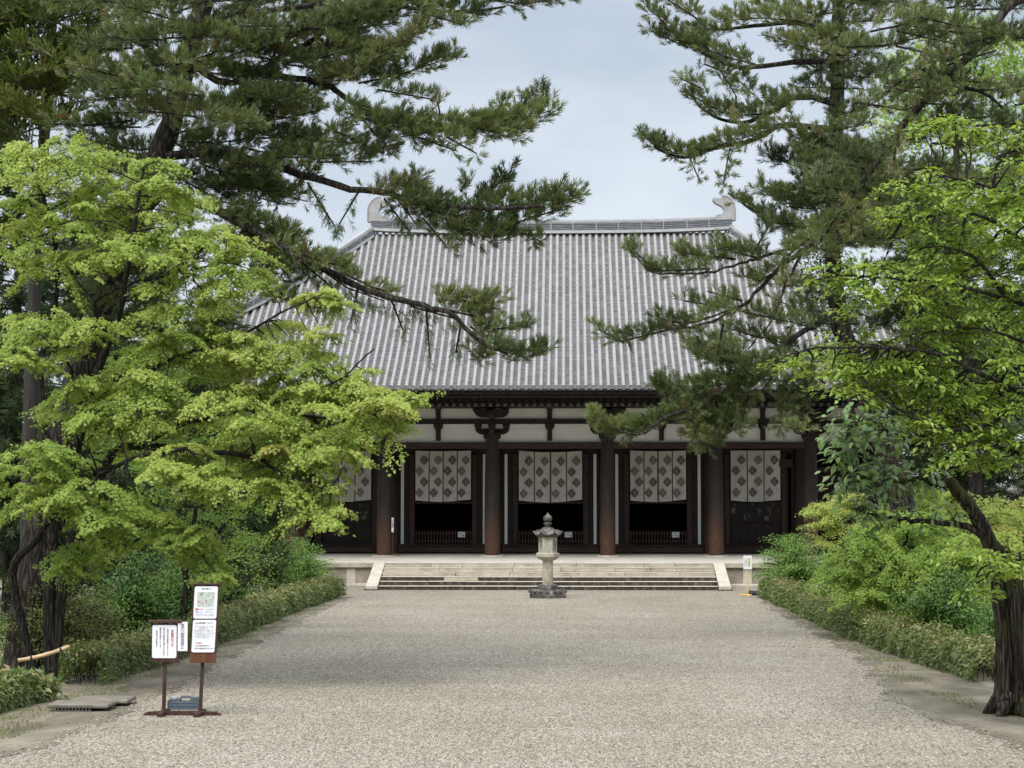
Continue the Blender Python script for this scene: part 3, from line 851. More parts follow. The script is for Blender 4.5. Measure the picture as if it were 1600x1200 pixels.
# back slope and a lining sheet under the tiles
mb = MB()
S = [i / 14 for i in range(15)]
def ringpt(s, sx, sy): return (sx * (TR + (WE - TR) * (1 - s)), RCY + sy * DE * (1 - s), rz(s) - .07)
for (ax, ay), (bx, by) in (((-1, -1), (1, -1)), ((1, -1), (1, 1)), ((1, 1), (-1, 1)), ((-1, 1), (-1, -1))):
    vs = []
    for s in S: vs += [ringpt(s, ax, ay), ringpt(s, bx, by)]
    mb.add(vs, [(2*i, 2*i+1, 2*i+3, 2*i+2) for i in range(14)])
mb.build('roof_boards', M['tile_pan'], roof, fixn=False)
# ridges
def ridge_line(pts, h, wd, name):
    mb = MB(); cap = MB(); mk = MB()
    up = Vector((0, 0, 1))
    L = [Vector(p) for p in pts]
    for o, z0, z1, hw in ((mb, 0, h, wd), (cap, h - .005, h + .10, wd * .8), (cap, -.05, .07, wd + .05)):
        vs = []
        for i, p in enumerate(L):
            t = (L[min(i+1, len(L)-1)] - L[max(i-1, 0)]); sd_ = Vector((t.y, -t.x, 0)).normalized() * hw
            c = p + up * z0; d = p + up * z1
            vs += [c - sd_, c + sd_, d + sd_ * .92, d - sd_ * .92]
        fs = [(0, 1, 2, 3), tuple(4 * (len(L) - 1) + q for q in (3, 2, 1, 0))]
        for i in range(len(L) - 1):
            for q in range(4): fs.append((4*i+q, 4*i+4+q, 4*i+4+(q+1) % 4, 4*i+(q+1) % 4))
        o.add(vs, fs)
    # thin tile courses and upright bands
    nl = 6
    for k in range(1, nl):
        z = h * k / nl
        vs = []
        for i, p in enumerate(L):
            t = (L[min(i+1, len(L)-1)] - L[max(i-1, 0)]); sd_ = Vector((t.y, -t.x, 0)).normalized() * (wd + .012 + .006 * (k % 2))
            vs += [p + up * (z - .012) - sd_, p + up * (z - .012) + sd_, p + up * (z + .022) + sd_, p + up * (z + .022) - sd_]
        fs = []
        for i in range(len(L) - 1):
            for q in range(4): fs.append((4*i+q, 4*i+4+q, 4*i+4+(q+1) % 4, 4*i+(q+1) % 4))
        mb.add(vs, fs)
    tot = sum((b - a).length for a, b in zip(L, L[1:])); n = int(tot / .97)
    D_ = densify(L, .05)
    for k in range(1, n):
        p = D_[int(k / n * (len(D_) - 1))]; q = D_[min(len(D_) - 1, int(k / n * (len(D_) - 1)) + 1)]
        t = (q - p).normalized(); s_ = Vector((t.y, -t.x, 0)).normalized()
        for sg in (-1, 1):
            c = p + s_ * sg * (wd + .022)
            a0 = c - t * .022; a1 = c + t * .022; o = s_ * sg * .012
            mb.mi = 1; mb.add([a0, a1, a1 + up * (h - .01), a0 + up * (h - .01), a0 + o, a1 + o, a1 + o + up * (h - .01), a0 + o + up * (h - .01)],
                   [(4, 5, 6, 7), (0, 4, 7, 3), (5, 1, 2, 6), (3, 7, 6, 2), (0, 1, 5, 4)])
    r = mb.build(name, [M['tile_ridge'], M['tile_pale']], roof)
    cap.build('ridge_cap', M['tile_pale'], r)
    return r
rp_ = [(x, RCY, ZR + .04 + .16 * (abs(x) / 8) ** 3) for x in np.linspace(-8.15, 8.15, 25)]
ridge_line(rp_, .46, .24, 'ridge')
for sx in (-1, 1):
    pts = []
    for s in np.linspace(.985, .02, 26):
        pts.append((sx * (TR + (WE - TR) * (1 - s)), RCY - DE * (1 - s), rz(s) + lift(WE, WE, s) + .05))
    ridge_line(pts, .34, .2, 'hip_ridge')
    pts = [(p[0], 2 * RCY - p[1], p[2]) for p in pts]
    ridge_line(pts, .34, .2, 'hip_ridge')
# owl-tail finials at both ridge ends
prof = [(600, 312), (600, 270), (655, 255), (668, 230), (662, 212), (645, 192), (600, 170), (580, 152), (573, 140), (576, 120), (605, 128), (638, 128), (650, 104), (672, 104), (700, 116), (728, 140), (747, 168), (757, 200), (759, 260), (759, 312)]
for sx in (-1, 1):
    mb = MB(); sc = .0054; x0 = 8.3
    po = [(sx * (x0 + (p[0] - 759) * sc), ZR + .56 + (312 - p[1]) * sc) for p in prof]
    mb.prism(po, 'y', RCY - .24, RCY + .24)
    mb.mi = 1                                  # ribbed back fin
    back = [(p[0], p[1]) for p in prof[12:]]
    for (a, b), (c, d) in zip(back, back[1:]):
        n = max(1, int(math.hypot(c - a, d - b) / 14))
        for k in range(n):
            q = (k + .5) / n; X = sx * (x0 + (a + (c - a) * q - 759) * sc); Z = ZR + .56 + (312 - (b + (d - b) * q)) * sc
            mb.box(X - .028, X + .028, RCY - .27, RCY + .27, Z - .028, Z + .028, .008)
    o = mb.build('ridge_finial', [M['tile_pale'], M['tile_cover']], roof)
    MB().tube([(sx * (x0 - .6), RCY, ZR + 1.65), (sx * (x0 - .6), RCY, ZR + 2.1)], .008, 4).build('lightning_rod', M['metal'], o)

# ---- eaves
mb = MB()
mb.box(-WE + .5, WE - .5, RCY - DE + .12, RCY - DE + .34, ZE - .19, ZE - .055)
mb.box(-WE + .7, WE - .7, RCY - DE + .3, RCY - DE + .5, ZE - .34, ZE - .19)
for s in (-1, 1):
    a, b = sorted((s * (WE - .12), s * (WE - .34))); mb.box(a, b, RCY - DE + .4, RCY + DE - .4, ZE - .19, ZE - .055)
mb.build('eave_board', M['wood'], hall)
# two tiers of rafters, flying ones with pale ends
def rafters():
    mb = MB(); e = .292
    for i in range(-58, 59):
        x = i * e
        # flying rafter
        y0, y1 = RCY - DE + .55, CY + .2; z0, z1 = ZE - .34, ZE + .95
        mb.mi = 0
        mb.prism([(y0, z0 - .02), (y0, z0 - .14), (CY - 1.5, 7.46 - .13), (y1, z1 - .35), (y1, z1 - .2), (CY - 1.5, 7.46)], 'x', x - .055, x + .055)
        ya = CY - 2.55; za = ZE - .47
        mb.prism([(ya, za), (ya, za - .13), (CY + .2, za + .55), (CY + .2, za + .68)], 'x', x - .06, x + .06)
        mb.mi = 1; mb.box(x - .062, x + .062, ya - .02, ya - .002, za - .135, za + .005)
    return mb
rf = rafters().build('rafters', [M['wood'], M['rafter_end']], hall); rf['kind'] = 'stuff'
mb = MB(); mb.box(-17.6, 17.6, CY - 2.5, CY + .2, ZE - .22, ZE - .2)
mb.box(-17.6, 17.6, CY - 2.42, CY - 2.2, ZE - .45, ZE - .23)
mb.build('eave_soffit', M['wood'], hall)

# ---- curtains in the doorways
def crest(mb, cx, cz, rad, y, mi):
    n = 60
    for dy, rr, mm, kk in ((0, 1.0, mi, 1), (.004, .66, 2, 0), (.008, .50, mi, 0), (.012, .28, 2, 0)):
        vs = [(cx, y(cx) - .006 - dy, cz)]
        for q in range(n):
            a = 2 * math.pi * q / n
            dm = .34 / (abs(math.cos(a)) + abs(math.sin(a))) + .56 + .07 * math.cos(4 * a); r = rad * rr * (dm * 1.08) * (1 + (.07 * math.cos(20 * a) if kk else .05 * math.cos(8 * a)))
            vs.append((cx + r * math.cos(a) * .93, y(cx + r * math.cos(a)) - .006 - dy, cz + r * math.sin(a) * 1.08))
        mb.mi = mm
        mb.add(vs, [(0, 1 + (q + 1) % n, 1 + q) for q in range(n)])
def noren(c, wd, npan, label, sag, seed):
    z1, z0 = 5.44, 3.29; rn = random.Random(seed)
    root = thing('door_curtain', label, 'curtain', (c, WY - .2, z1), 'patterned curtains over the hall doorways')
    ph = rn.uniform(0, 6)
    yf = lambda x: WY - .22 + .040 * math.sin((x - c) * 5.5 + ph) + .016 * math.sin((x - c) * 13 + ph * 2)
    pw = wd / npan
    top = lambda x: z1 - sag * (1 - ((x - c) / (wd / 2)) ** 2)
    for p in range(npan):
        a = c - wd / 2 + p * pw + .022; b = a + pw - .044
        mb = MB(); n, m = 14, 10; vs = []
        for j in range(m + 1):
            for i in range(n + 1):
                x = a + (b - a) * i / n; t = j / m
                lo = z0 - .035 * math.cos((x - c) / wd * 5) - .6 * sag * (1 - ((x - c) / (wd / 2)) ** 2) + .012 * p
                vs.append((x, yf(x) + .03 * t * math.sin(x * 7 + ph) - .0, top(x) * (1 - t) + lo * t))
        mb.add(vs, [(j*(n+1)+i, j*(n+1)+i+1, (j+1)*(n+1)+i+1, (j+1)*(n+1)+i) for j in range(m) for i in range(n)])
        for k in range(4):
            fx = .66 if k % 2 == 0 else .31
            if p == npan - 1 and npan > 2: fx = .62 if k % 2 == 0 else .30
            dark = (k + p + rn.choice((0, 0, 1))) % 2 == 0
            x = a + (b - a) * fx
            crest(mb, x, z1 - .40 - k * .46 - sag * .8, .175, lambda q: yf(q) - .05, 1 if dark else 3)
        mb.build('cloth_panel', [M['cloth'], M['crest'], M['crest_in'], M['crest_pale']], root, smooth=False, fixn=False)
    mb = MB()
    for p in range(1, npan):
        x = c - wd / 2 + p * pw; lo = z0 - .03 - .6 * sag * (1 - ((x - c) / (wd / 2)) ** 2)
        mb.box(x - .03, x + .03, WY - .185, WY - .175, lo, top(x))
    mb.build('seam_band', M['seam'], root)
    MB().tube([(c - wd / 2 - .22, WY - .2, z1 + .015), (c - wd / 4, WY - .2, top(c - wd / 4) + .015), (c, WY - .2, top(c) + .012), (c + wd / 4, WY - .2, top(c + wd / 4) + .015), (c + wd / 2 + .22, WY - .2, z1 + .015)], .016, 6).build('rod', M['wood_brown'], root)
noren(0, 2.74, 4, 'wide cream curtain of four crested panels in the middle doorway behind the lantern', .07, 1)
noren(-4.585, 2.41, 4, 'cream crested curtain of four panels in the open doorway left of the middle one', .02, 2)
noren(4.585, 2.41, 4, 'cream crested curtain of four panels in the open doorway right of the middle one', .03, 3)
noren(8.725, 2.14, 3, 'narrower cream crested curtain above the weathered closed doors on the right', .005, 4)
noren(-8.725, 2.14, 3, 'narrower cream crested curtain half hidden by maple leaves on the left', .005, 5)

# ---- writing
def text_obj(name, body, size, loc, m, parent, align='CENTER', spacing=1.0, bold=0.0, rot=(R(90), 0, 0)):
    cu = bpy.data.curves.new('lettering', 'FONT'); cu.body = body; cu.size = size; cu.align_x = align; cu.space_line = spacing; cu.offset = bold
    t = bpy.data.objects.new('lettering', cu); scn.collection.objects.link(t)
    dg = bpy.context.evaluated_depsgraph_get()
    me = bpy.data.meshes.new_from_object(t.evaluated_get(dg)); bpy.data.objects.remove(t)
    me.materials.clear()
    o = link(name, me, m, parent); o.rotation_euler = rot
    o.location = Vector(loc) - wloc(parent)
    return o
def column_text(name, body, size, x, y, ztop, m, parent, spacing=1.0, bold=0.0):
    return text_obj(name, '\n'.join(body), size, (x, y, ztop - size * .85), m, parent, 'CENTER', spacing, bold)

# small notices on the fences
for c, dx, lab in ((-4.585, .78, 'small white notice on the fence of the open doorway left of the lantern'), (0, .76, 'small white notice on the middle doorway fence just right of the lantern'), (4.585, .74, 'small white notice on the fence of the right open doorway')):
    r = thing('fence_notice', lab, 'notice', (c + dx, WY - .07, 1.86), 'white notices on the doorway fences')
    MB().box(c + dx - .155, c + dx + .155, WY - .085, WY - .066, 1.745, 1.975, .005).build('board', M['paper'], r)
    text_obj('lettering', '撮影禁止', .055, (c + dx - .02, WY - .088, 1.88), M['ink_grey'], r)
    text_obj('lettering', 'NO PHOTO', .042, (c + dx - .03, WY - .088, 1.81), M['ink_grey'], r)
    mb = MB(); mb.box(c + dx + .05, c + dx + .12, WY - .09, WY - .086, 1.785, 1.83); mb.lathe(c + dx + .085, WY - .0875, [(.02, 1.828), (.02, 1.842)], 8)
    mb.build('camera_symbol', M['ink'], r)
r = thing('column_plaque', 'narrow white upright plaque beside the rubbed column left of the steps', 'plaque', (-6.44, CY - .2, 2.0))
MB().box(-6.49, -6.40, CY - .24, CY - .18, 2.02, 2.62, .006).build('board', M['paper'], r)
MB().box(-6.47, -6.42, CY - .22, CY - .19, FZ0 - .02, 2.02, .004).build('post', M['wood_brown'], r)
column_text('lettering', '土足厳禁', .085, -6.445, CY - .243, 2.55, M['ink'], r)
r = thing('door_plaque', 'small brown wooden plaque high beside the right end column', 'plaque', (10.0, WY - .2, 4.8))
MB().box(9.72, 10.3, WY - .2, WY - .13, 4.72, 5.08, .01).build('board', M['wood_brown'], r)

# ================================================================== STONE LANTERN
LX, LY = P(856, 930, 66).x, 66.0
lan = thing('stone_lantern', 'weathered stone lantern on a dark lotus base before the steps', 'lantern', (LX, LY, 0))
def lantern():
    H = math.pi / 6
    mb = MB(); mb.lathe(LX, LY, [(.66, 0), (.67, .10), (.64, .17), (.52, .235), (.42, .25)], 8, math.pi / 8)
    b = mb.build('lotus_base', M['lantern_dark'], lan)
    pt = MB()
    for k in range(16):
        a = 2 * math.pi * k / 16; c, s = math.cos(a), math.sin(a)
        for q in (.60, .48): pt.lathe(LX + c * q, LY + s * q, [(.05, .15), (.075, .2 if q > .5 else .23), (.02, .245 if q > .5 else .262)], 6)
    pt.build('petals', M['lantern_dark'], b)
    mb = MB(); mb.lathe(LX, LY, [(.36, .255), (.37, .32), (.35, .37), (.27, .405)], 20); mb.build('foot_ring', M['lantern_dark'], lan, True)
    mb = MB(); mb.lathe(LX, LY, [(.185, .40), (.178, .75), (.183, .77), (.183, .80), (.176, .82), (.178, 1.12)], 24); mb.build('shaft', M['lantern'], lan, True)
    mb = MB(); mb.lathe(LX, LY, [(.19, 1.10), (.30, 1.14), (.38, 1.20), (.40, 1.22), (.40, 1.31), (.36, 1.335)], 6, H * 0); mb.build('platform', M['lantern'], lan)
    # firebox: hexagonal, window openings left and right of the front face
    mb = MB(); r = .315; z0, z1 = 1.33, 1.80
    ang = [math.pi / 3 * k for k in range(6)]
    corner = [(LX + r * math.cos(a), LY + r * math.sin(a)) for a in ang]
    for k in range(6):
        (ax, ay), (bx, by) = corner[k], corner[(k + 1) % 6]
        mid = (ang[k] + math.pi / 6)
        front = abs(math.sin(mid) + 1) < .1 or abs(math.sin(mid) - 1) < .1
        def q(t, z, d=0): return (ax + (bx - ax) * t - math.cos(mid) * d, ay + (by - ay) * t - math.sin(mid) * d, z)
        if front:
            mb.add([q(0, z0), q(1, z0), q(1, z1), q(0, z1)], [(0, 1, 2, 3)])
        else:
            zz = (z0, z0 + .1, z1 - .1, z1); tt = (0, .24, .76, 1)
            for i in range(3):
                for j in range(3):
                    if i == 1 and j == 1: continue
                    mb.add([q(tt[i], zz[j]), q(tt[i+1], zz[j]), q(tt[i+1], zz[j+1]), q(tt[i], zz[j+1])], [(0, 1, 2, 3)])
            mb.add([q(.24, zz[1]), q(.24, zz[1], .05), q(.24, zz[2], .05), q(.24, zz[2])], [(0, 1, 2, 3)])
            mb.add([q(.76, zz[1]), q(.76, zz[1], .05), q(.76, zz[2], .05), q(.76, zz[2])], [(0, 1, 2, 3)])
            mb.add([q(.24, zz[1]), q(.76, zz[1]), q(.76, zz[1], .05), q(.24, zz[1], .05)], [(0, 1, 2, 3)])
    fb = mb.build('firebox', M['lantern'], lan, fixn=False)
    mb = MB(); pw = MB()
    for k in range(6):
        (ax, ay), (bx, by) = corner[k], corner[(k + 1) % 6]; mid = ang[k] + math.pi / 6
        if abs(abs(math.sin(mid)) - 1) < .1: continue
        def q(t, z, d=.03): return Vector((ax + (bx - ax) * t - math.cos(mid) * d, ay + (by - ay) * t - math.sin(mid) * d, z))
        mb.tube([q(.5, z0 + .1), q(.5, z1 - .1)], .012, 4); mb.tube([q(.24, 1.565), q(.76, 1.565)], .012, 4)
        pw.add([q(.2, z0 + .08, .055), q(.8, z0 + .08, .055), q(.8, z1 - .08, .055), q(.2, z1 - .08, .055)], [(0, 1, 2, 3)])
    mb.build('window_bars', M['lantern_dark'], fb); pw.build('window_paper', M['paper'], fb)
    # roof with curled corners
    mb = MB(); n = 36; prof = [(.30, 1.79), (.44, 1.82), (.475, 1.87), (.42, 1.92), (.33, 1.97), (.22, 2.05), (.13, 2.09)]
    vs = []
    for r_, z in prof:
        for i in range(n):
            a = 2 * math.pi * i / n; c6 = math.cos(3 * a) ** 2 ** 1
            k6 = (.5 + .5 * math.cos(6 * a)) ** 2
            rr = r_ * (.93 + .07 * k6); vs.append((LX + rr * math.cos(a), LY + rr * math.sin(a), z + (.05 * k6 if r_ > .4 else 0)))
    fs = [tuple(range(n - 1, -1, -1)), tuple(range((len(prof) - 1) * n, len(prof) * n))]
    for k in range(len(prof) - 1):
        for i in range(n): fs.append((k*n+i, k*n+(i+1) % n, k*n+n+(i+1) % n, k*n+n+i))
    mb.add(vs, fs)
    for k in range(6):
        a = math.pi / 3 * k; c, s = math.cos(a), math.sin(a)
        mb.tube([(LX + c * .3, LY + s * .3, 2.01), (LX + c * .40, LY + s * .40, 1.955), (LX + c * .455, LY + s * .455, 1.925), (LX + c * .485, LY + s * .485, 1.95), (LX + c * .465, LY + s * .465, 1.98)], [.03, .035, .04, .035, .025], 6)
    mb.build('roof', M['lantern_dark'], lan, True)
    mb = MB(); mb.lathe(LX, LY, [(.09, 2.085), (.10, 2.14), (.135, 2.17), (.14, 2.22), (.09, 2.24), (.09, 2.26), (.14, 2.29), (.155, 2.35), (.13, 2.41), (.06, 2.455), (.035, 2.49), (.0, 2.53)], 16)
    mb.build('finial', M['lantern_dark'], lan, True)
lantern()
for ch in lan.children_recursive:                      # fit the photo's height
    pass
lan.scale = (1, 1, 1.155)

# ================================================================== SIGN STAND
SY = 30.0; K = 1 / ppm(SY)
def SX_(px): return P(px, 1100, SY).x
def SZ_(py): return P(290, py, SY).z
z_g = SZ_(1118)
sgn = thing('sign_stand', 'brown wooden visitor sign stand with white notice boards on the gravel edge', 'sign', (SX_(285), SY, 0))
def rrect(x0, x1, z0, z1, r, n=5):
    p = []
    for cx, cz, a0 in ((x1 - r, z1 - r, 0), (x0 + r, z1 - r, 90), (x0 + r, z0 + r, 180), (x1 - r, z0 + r, 270)):
        for k in range(n + 1): a = R(a0 + 90 * k / n); p.append((cx + r * math.cos(a), cz + r * math.sin(a)))
    return p
def sign_stand():
    Z = lambda py: max(.0, SZ_(py) - z_g)
    mb = MB()
    a, b = SX_(225), SX_(345)
    mb.prism([(a, 0), (b, 0), (b, .03), (b - .06, .062), (b - .3, .075), (a + .3, .075), (a + .06, .062), (a, .03)], 'y', SY - .05, SY + .05)
    for px in (256, 313): mb.box(SX_(px) - .05, SX_(px) + .05, SY - .30, SY + .30, 0, .085, .015)
    mb.build('base', M['sign_wood'], sgn)
    x1, x2 = SX_(257), SX_(317)
    tl = .05                       # the right board leans a little
    for x0, top, lean in ((SX_(256), Z(970), .02), (SX_(313), Z(912), .05)):
        MB().tube([(x0, SY, .08), (x0 + lean * top * .8, SY, top)], .036, 4).build('post', M['sign_wood'], sgn)
    # left board
    bd = MB().box(SX_(237), SX_(281), SY - .075, SY - .04, Z(1034), Z(973), .006).build('notice_board', M['sign_wood'], sgn)
    MB().box(SX_(232), SX_(285), SY - .12, SY + .06, Z(972), Z(968), .006).build('rain_cap', M['sign_wood'], bd)
    sh = MB().prism(rrect(SX_(238.5), SX_(276.5), Z(1027), Z(975.5), .03), 'y', SY - .084, SY - .0755).build('sheet', M['paper'], bd)
    yy = SY - .087
    column_text('red_heading', '御朱印について', .048, SX_(270), yy, Z(983), M['red'], bd, .78, .0012)
    for px, t, top in ((262.7, '御朱印は右手奥納経所にておうけください', 981), (257, '参拝のあと御朱印帳をお預けいただきますと', 979), (251.3, '御朱印帳はお預かりいたします', 979), (245.7, '午前九時より午後四時まで', 983)):
        column_text('lettering', t, .030, SX_(px), yy, Z(top), M['ink'], bd, .74)
    # tripod strip
    st = MB().box(SX_(278.5), SX_(294), SY - .10, SY - .088, Z(1016), Z(970.5), .003).build('strip_notice', M['paper'], sgn)
    column_text('lettering', '境内三脚使用禁止', .060, SX_(286), SY - .102, Z(973), M['ink'], st, .80)
    # right board with two sheets
    x0, x1 = SX_(299), SX_(340)
    bd = MB().box(x0, x1, SY - .12, SY - .08, Z(1034), Z(913), .006)
    bd.v = [(a + (c - Z(1034)) * .045 - .015, b_, c) for a, b_, c in bd.v]
    bd = bd.build('notice_board', M['sign_warm'], sgn)
    cap = MB().box(x0 + .025, x1 + .065, SY - .14, SY - .06, Z(913) + .001, Z(910), .005).build('rain_cap', M['sign_wood'], bd)
    bk = MB().box(x0 + .0, x1 - .0, SY - .1245, SY - .119, Z(1019), Z(913.5), .001)
    bk.v = [(a + (c - Z(1034)) * .045 - .015, b_, c) for a, b_, c in bk.v]; bk.build('dark_backing', M['sign_wood'], bd)
    def lean(mb): mb.v = [(a + (c - Z(1034)) * .045 - .015, b_, c) for a, b_, c in mb.v]; return mb
    lx = lambda x, z: x + (z - Z(1034)) * .045 - .015
    xs0, xs1 = x0 + .025, x1 - .025
    lean(MB().prism(rrect(xs0, xs1, Z(965), Z(915), .028), 'y', SY - .132, SY - .125)).build('sheet', M['paper'], bd)
    lean(MB().prism(rrect(xs0, xs1, Z(1017.5), Z(967), .028), 'y', SY - .132, SY - .125)).build('sheet', M['paper'], bd)
    y2 = SY - .134; mid = (xs0 + xs1) / 2
    def row(t, size, py, m, dx=0, al='CENTER', bold=0): text_obj('lettering', t, size, (lx(mid + dx, Z(py)), y2, Z(py)), m, bd, al, 1, bold)
    row('「境内案内」', .034, 920, M['ink'])
    mp_ = lean(MB().box(mid - .135, mid + .135, SY - .134, SY - .1325, Z(947), Z(923.5))).build('map_print', M['map'], bd)
    mk = MB(); rn = random.Random(5)
    for k in range(26):
        a, c = mid + rn.uniform(-.12, .11), rn.uniform(Z(946), Z(925)); mk.box(a, a + rn.uniform(.006, .028), SY - .1362, SY - .1345, c, c + rn.uniform(.005, .016))
    lean(mk).build('map_marks', M['map_dark'], mp_)
    mk = MB()
    for px, py, s in ((-.075, 928, .011), (-.11, 938, .008), (.01, 938, .009), (-.03, 943, .005), (-.1, 945.5, .006)): mk.box(mid + px - s, mid + px + s, SY - .1368, SY - .1348, Z(py) - s, Z(py) + s)
    mk.box(mid - .155, mid - .105, SY - .136, SY - .1335, Z(951.4), Z(949.2)); lean(mk).build('red_mark', M['red'], mp_)
    lean(MB().box(mid - .155, mid - .105, SY - .136, SY - .1335, Z(955.4), Z(953.4))).build('blue_mark', M['blue'], mp_)
    row('拝観順路', .018, 951.2, M['red'], -.095, 'LEFT'); row('金堂 講堂 御影堂', .018, 951.2, M['ink_grey'], .0, 'LEFT')
    row('休憩所', .018, 955.2, M['blue'], -.095, 'LEFT'); row('新宝蔵 開山堂', .018, 955.2, M['ink_grey'], -.0, 'LEFT')
    row('石段や砂利道がございますので足元に', .0165, 958.6, M['ink_grey']); row('ご注意ください。車椅子の方は係員へ', .0165, 960.8, M['ink_grey'])
    row('院の拝観について', .034, 973.5, M['ink'], 0, 'CENTER', .0006)
    k = 978.5
    for t in ('境内での写真撮影は個人での利用', '場合に限ります。', '堂内の仏様の撮影はご遠慮いただき', '静かにお参りくださいますよう', '境内は全て禁煙です。火気のご使用', 'また飲食はご遠慮ください。', '動物の同伴はご遠慮いただいており', 'ますのでご了承ください。'):
        row(t, .0195, k, M['ink_grey']); k += 2.6 if k > 990 else 2.5
    row('注意事項', .026, 1004, M['red'], -.12, 'LEFT', .0006)
    row('火気の使用厳禁です', .025, 1008.3, M['ink'], -.12, 'LEFT', .0004); row('樹木や草花を折らないで下さい', .025, 1012.6, M['ink'], -.13, 'LEFT', .0004)
sign_stand()
# the weight that holds it down
wt = thing('ballast_case', 'blue grey plastic water weight lying between the sign posts', 'weight', (SX_(286), SY - .02, .076))
def ballast():
    x0, x1 = SX_(260), SX_(310)
    z0 = .088; mb = MB()
    pr = [(x0, z0 + .02), (x0 + .03, z0), (x1 - .02, z0), (x1, z0 + .02), (x1, z0 + .16), (x1 - .03, z0 + .185), (x0 + .36, z0 + .185), (x0 + .355, z0 + .13), (x0 + .2, z0 + .13), (x0 + .195, z0 + .17), (x0 + .03, z0 + .16), (x0, z0 + .13)]
    mb.prism(pr, 'y', SY + .075, SY + .20)
    for c in (z0 + .05, z0 + .10): mb.box(x0 + .06, x1 - .06, SY + .066, SY + .0752, c, c + .012, .003)
    b = mb.build('body', M['weight'], wt)
    MB().tube([(x0 + .19, SY + .137, z0 + .15), (x0 + .205, SY + .137, z0 + .19), (x0 + .35, SY + .137, z0 + .195), (x0 + .37, SY + .137, z0 + .17)], .017, 6).build('handle', M['weight'], wt, True)
    MB().lathe(x0 + .10, SY + .137, [(.05, z0 + .15), (.05, z0 + .195), (.042, z0 + .2)], 14).build('cap', M['weight_pale'], wt, True)
ballast()

# yellow notice stand by the platform
YX, YY = P(1168, 927, 67.5).x, 67.5
ys = thing('notice_stand', 'white notice on a thin yellow post beside the right shrub', 'sign', (YX, YY, 0))
MB().box(YX - .27, YX + .14, YY - .06, YY + .06, 0.012, .06, .01).box(YX - .05, YX + .05, YY - .25, YY + .25, .012, .055, .01).build('base', M['yellow'], ys)
MB().box(YX - .025, YX + .025, YY - .025, YY + .025, .055, 1.05, .005).build('post', M['yellow'], ys)
MB().box(YX - .14, YX + .16, YY - .045, YY - .026, .93, 1.40, .006).build('board', M['paper'], ys)
MB().box(YX + .035, YX + .085, YY - .0475, YY - .0455, 1.02, 1.33).build('yellow_band', M['yellow_ink'], ys)
column_text('lettering', '立入禁止', .07, YX + .06, YY - .0485, 1.31, M['ink'], ys)
column_text('lettering', 'ご遠慮下さい', .052, YX - .03, YY - .0485, 1.33, M['ink_grey'], ys); column_text('lettering', 'これより先', .052, YX - .095, YY - .0485, 1.30, M['ink_grey'], ys)
bgm = MB(); bx = YX + .16
for k in range(2):
    bgm.lathe(bx + k * .24 - .12 + .1, YY + .22, [(.10, .012), (.16, .04), (.17, .10), (.13, .16), (.05, .185)], 14)
setp(bgm.build('sandbag', M['bag'], None, True), 'dark sandbag slumped at the foot of the yellow notice post', 'sandbag')

# bamboo rail and drain cover at the left edge
BY = 33.5
br = thing('bamboo_rail', 'pale bamboo pole tied to a dark stake at the left hedge gap', 'railing', tuple(P(88, 1080, BY) * 1))
br.location.z = 0
pts = [P(28, 1032, BY - .2), P(55, 1027, BY - .12), P(84, 1019, BY - .05), P(108, 1010, BY)]
mb = MB(); l = smooth_line(pts, 5)
mb.tube(l, [.034 + (.007 if i % 4 == 0 else 0) for i in range(len(l))], 10); mb.build('bamboo_pole', M['bamboo'], br, True)
a = P(88, 1010, BY + .06)
MB().tube([(a.x - .03, a.y, -.05), (a.x, a.y, .6), (a.x + .02, a.y, P(88, 1006, BY).z)], [.05, .046, .04], 8).build('stake', M['bark_dark'], br, True)
mb = MB()
for i in (4, 12): mb.tube([l[i] - (l[i+1]-l[i]).normalized() * .018, l[i] + (l[i+1]-l[i]).normalized() * .018], .043, 10)
mb.build('rope_tie', M['ink'], br)
q0, q1 = G(72, 1112), G(170, 1112)
for k, lab in enumerate(('worn drain cover stone nearest the gravel at the left hedge gap', 'worn drain cover stone behind the nearer one at the left hedge gap')):
    y = q0.y + k * .72; a = q0.x + k * .2; b = q1.x + k * .14
    mb = MB(); mb.box(a, b, y, y + .66, .05, .12, .02); setp(mb.build('drain_cover', M['slab']), lab, 'drain cover')
mb = MB(); x = q0.x + .15
while x < q1.x - .25: mb.tube([(x, q0.y - .06, .014), (x + .02, q0.y - .03, .10)], .007, 4); x += .055
mb.tube([(q0.x + .12, q0.y - .03, .10), (q1.x - .25, q0.y - .03, .10)], .008, 4); mb.tube([(q0.x + .12, q0.y - .06, .02), (q1.x - .25, q0.y - .06, .02)], .008, 4)
setp(mb.build('drain_grate', M['metal']), 'small rusty wire grate under the front drain stone edge', 'grate')

#PLANTS#
# ================================================================== PLANTS
def base_at(px, Y): return (P(px, 900, Y).x, Y, 0)

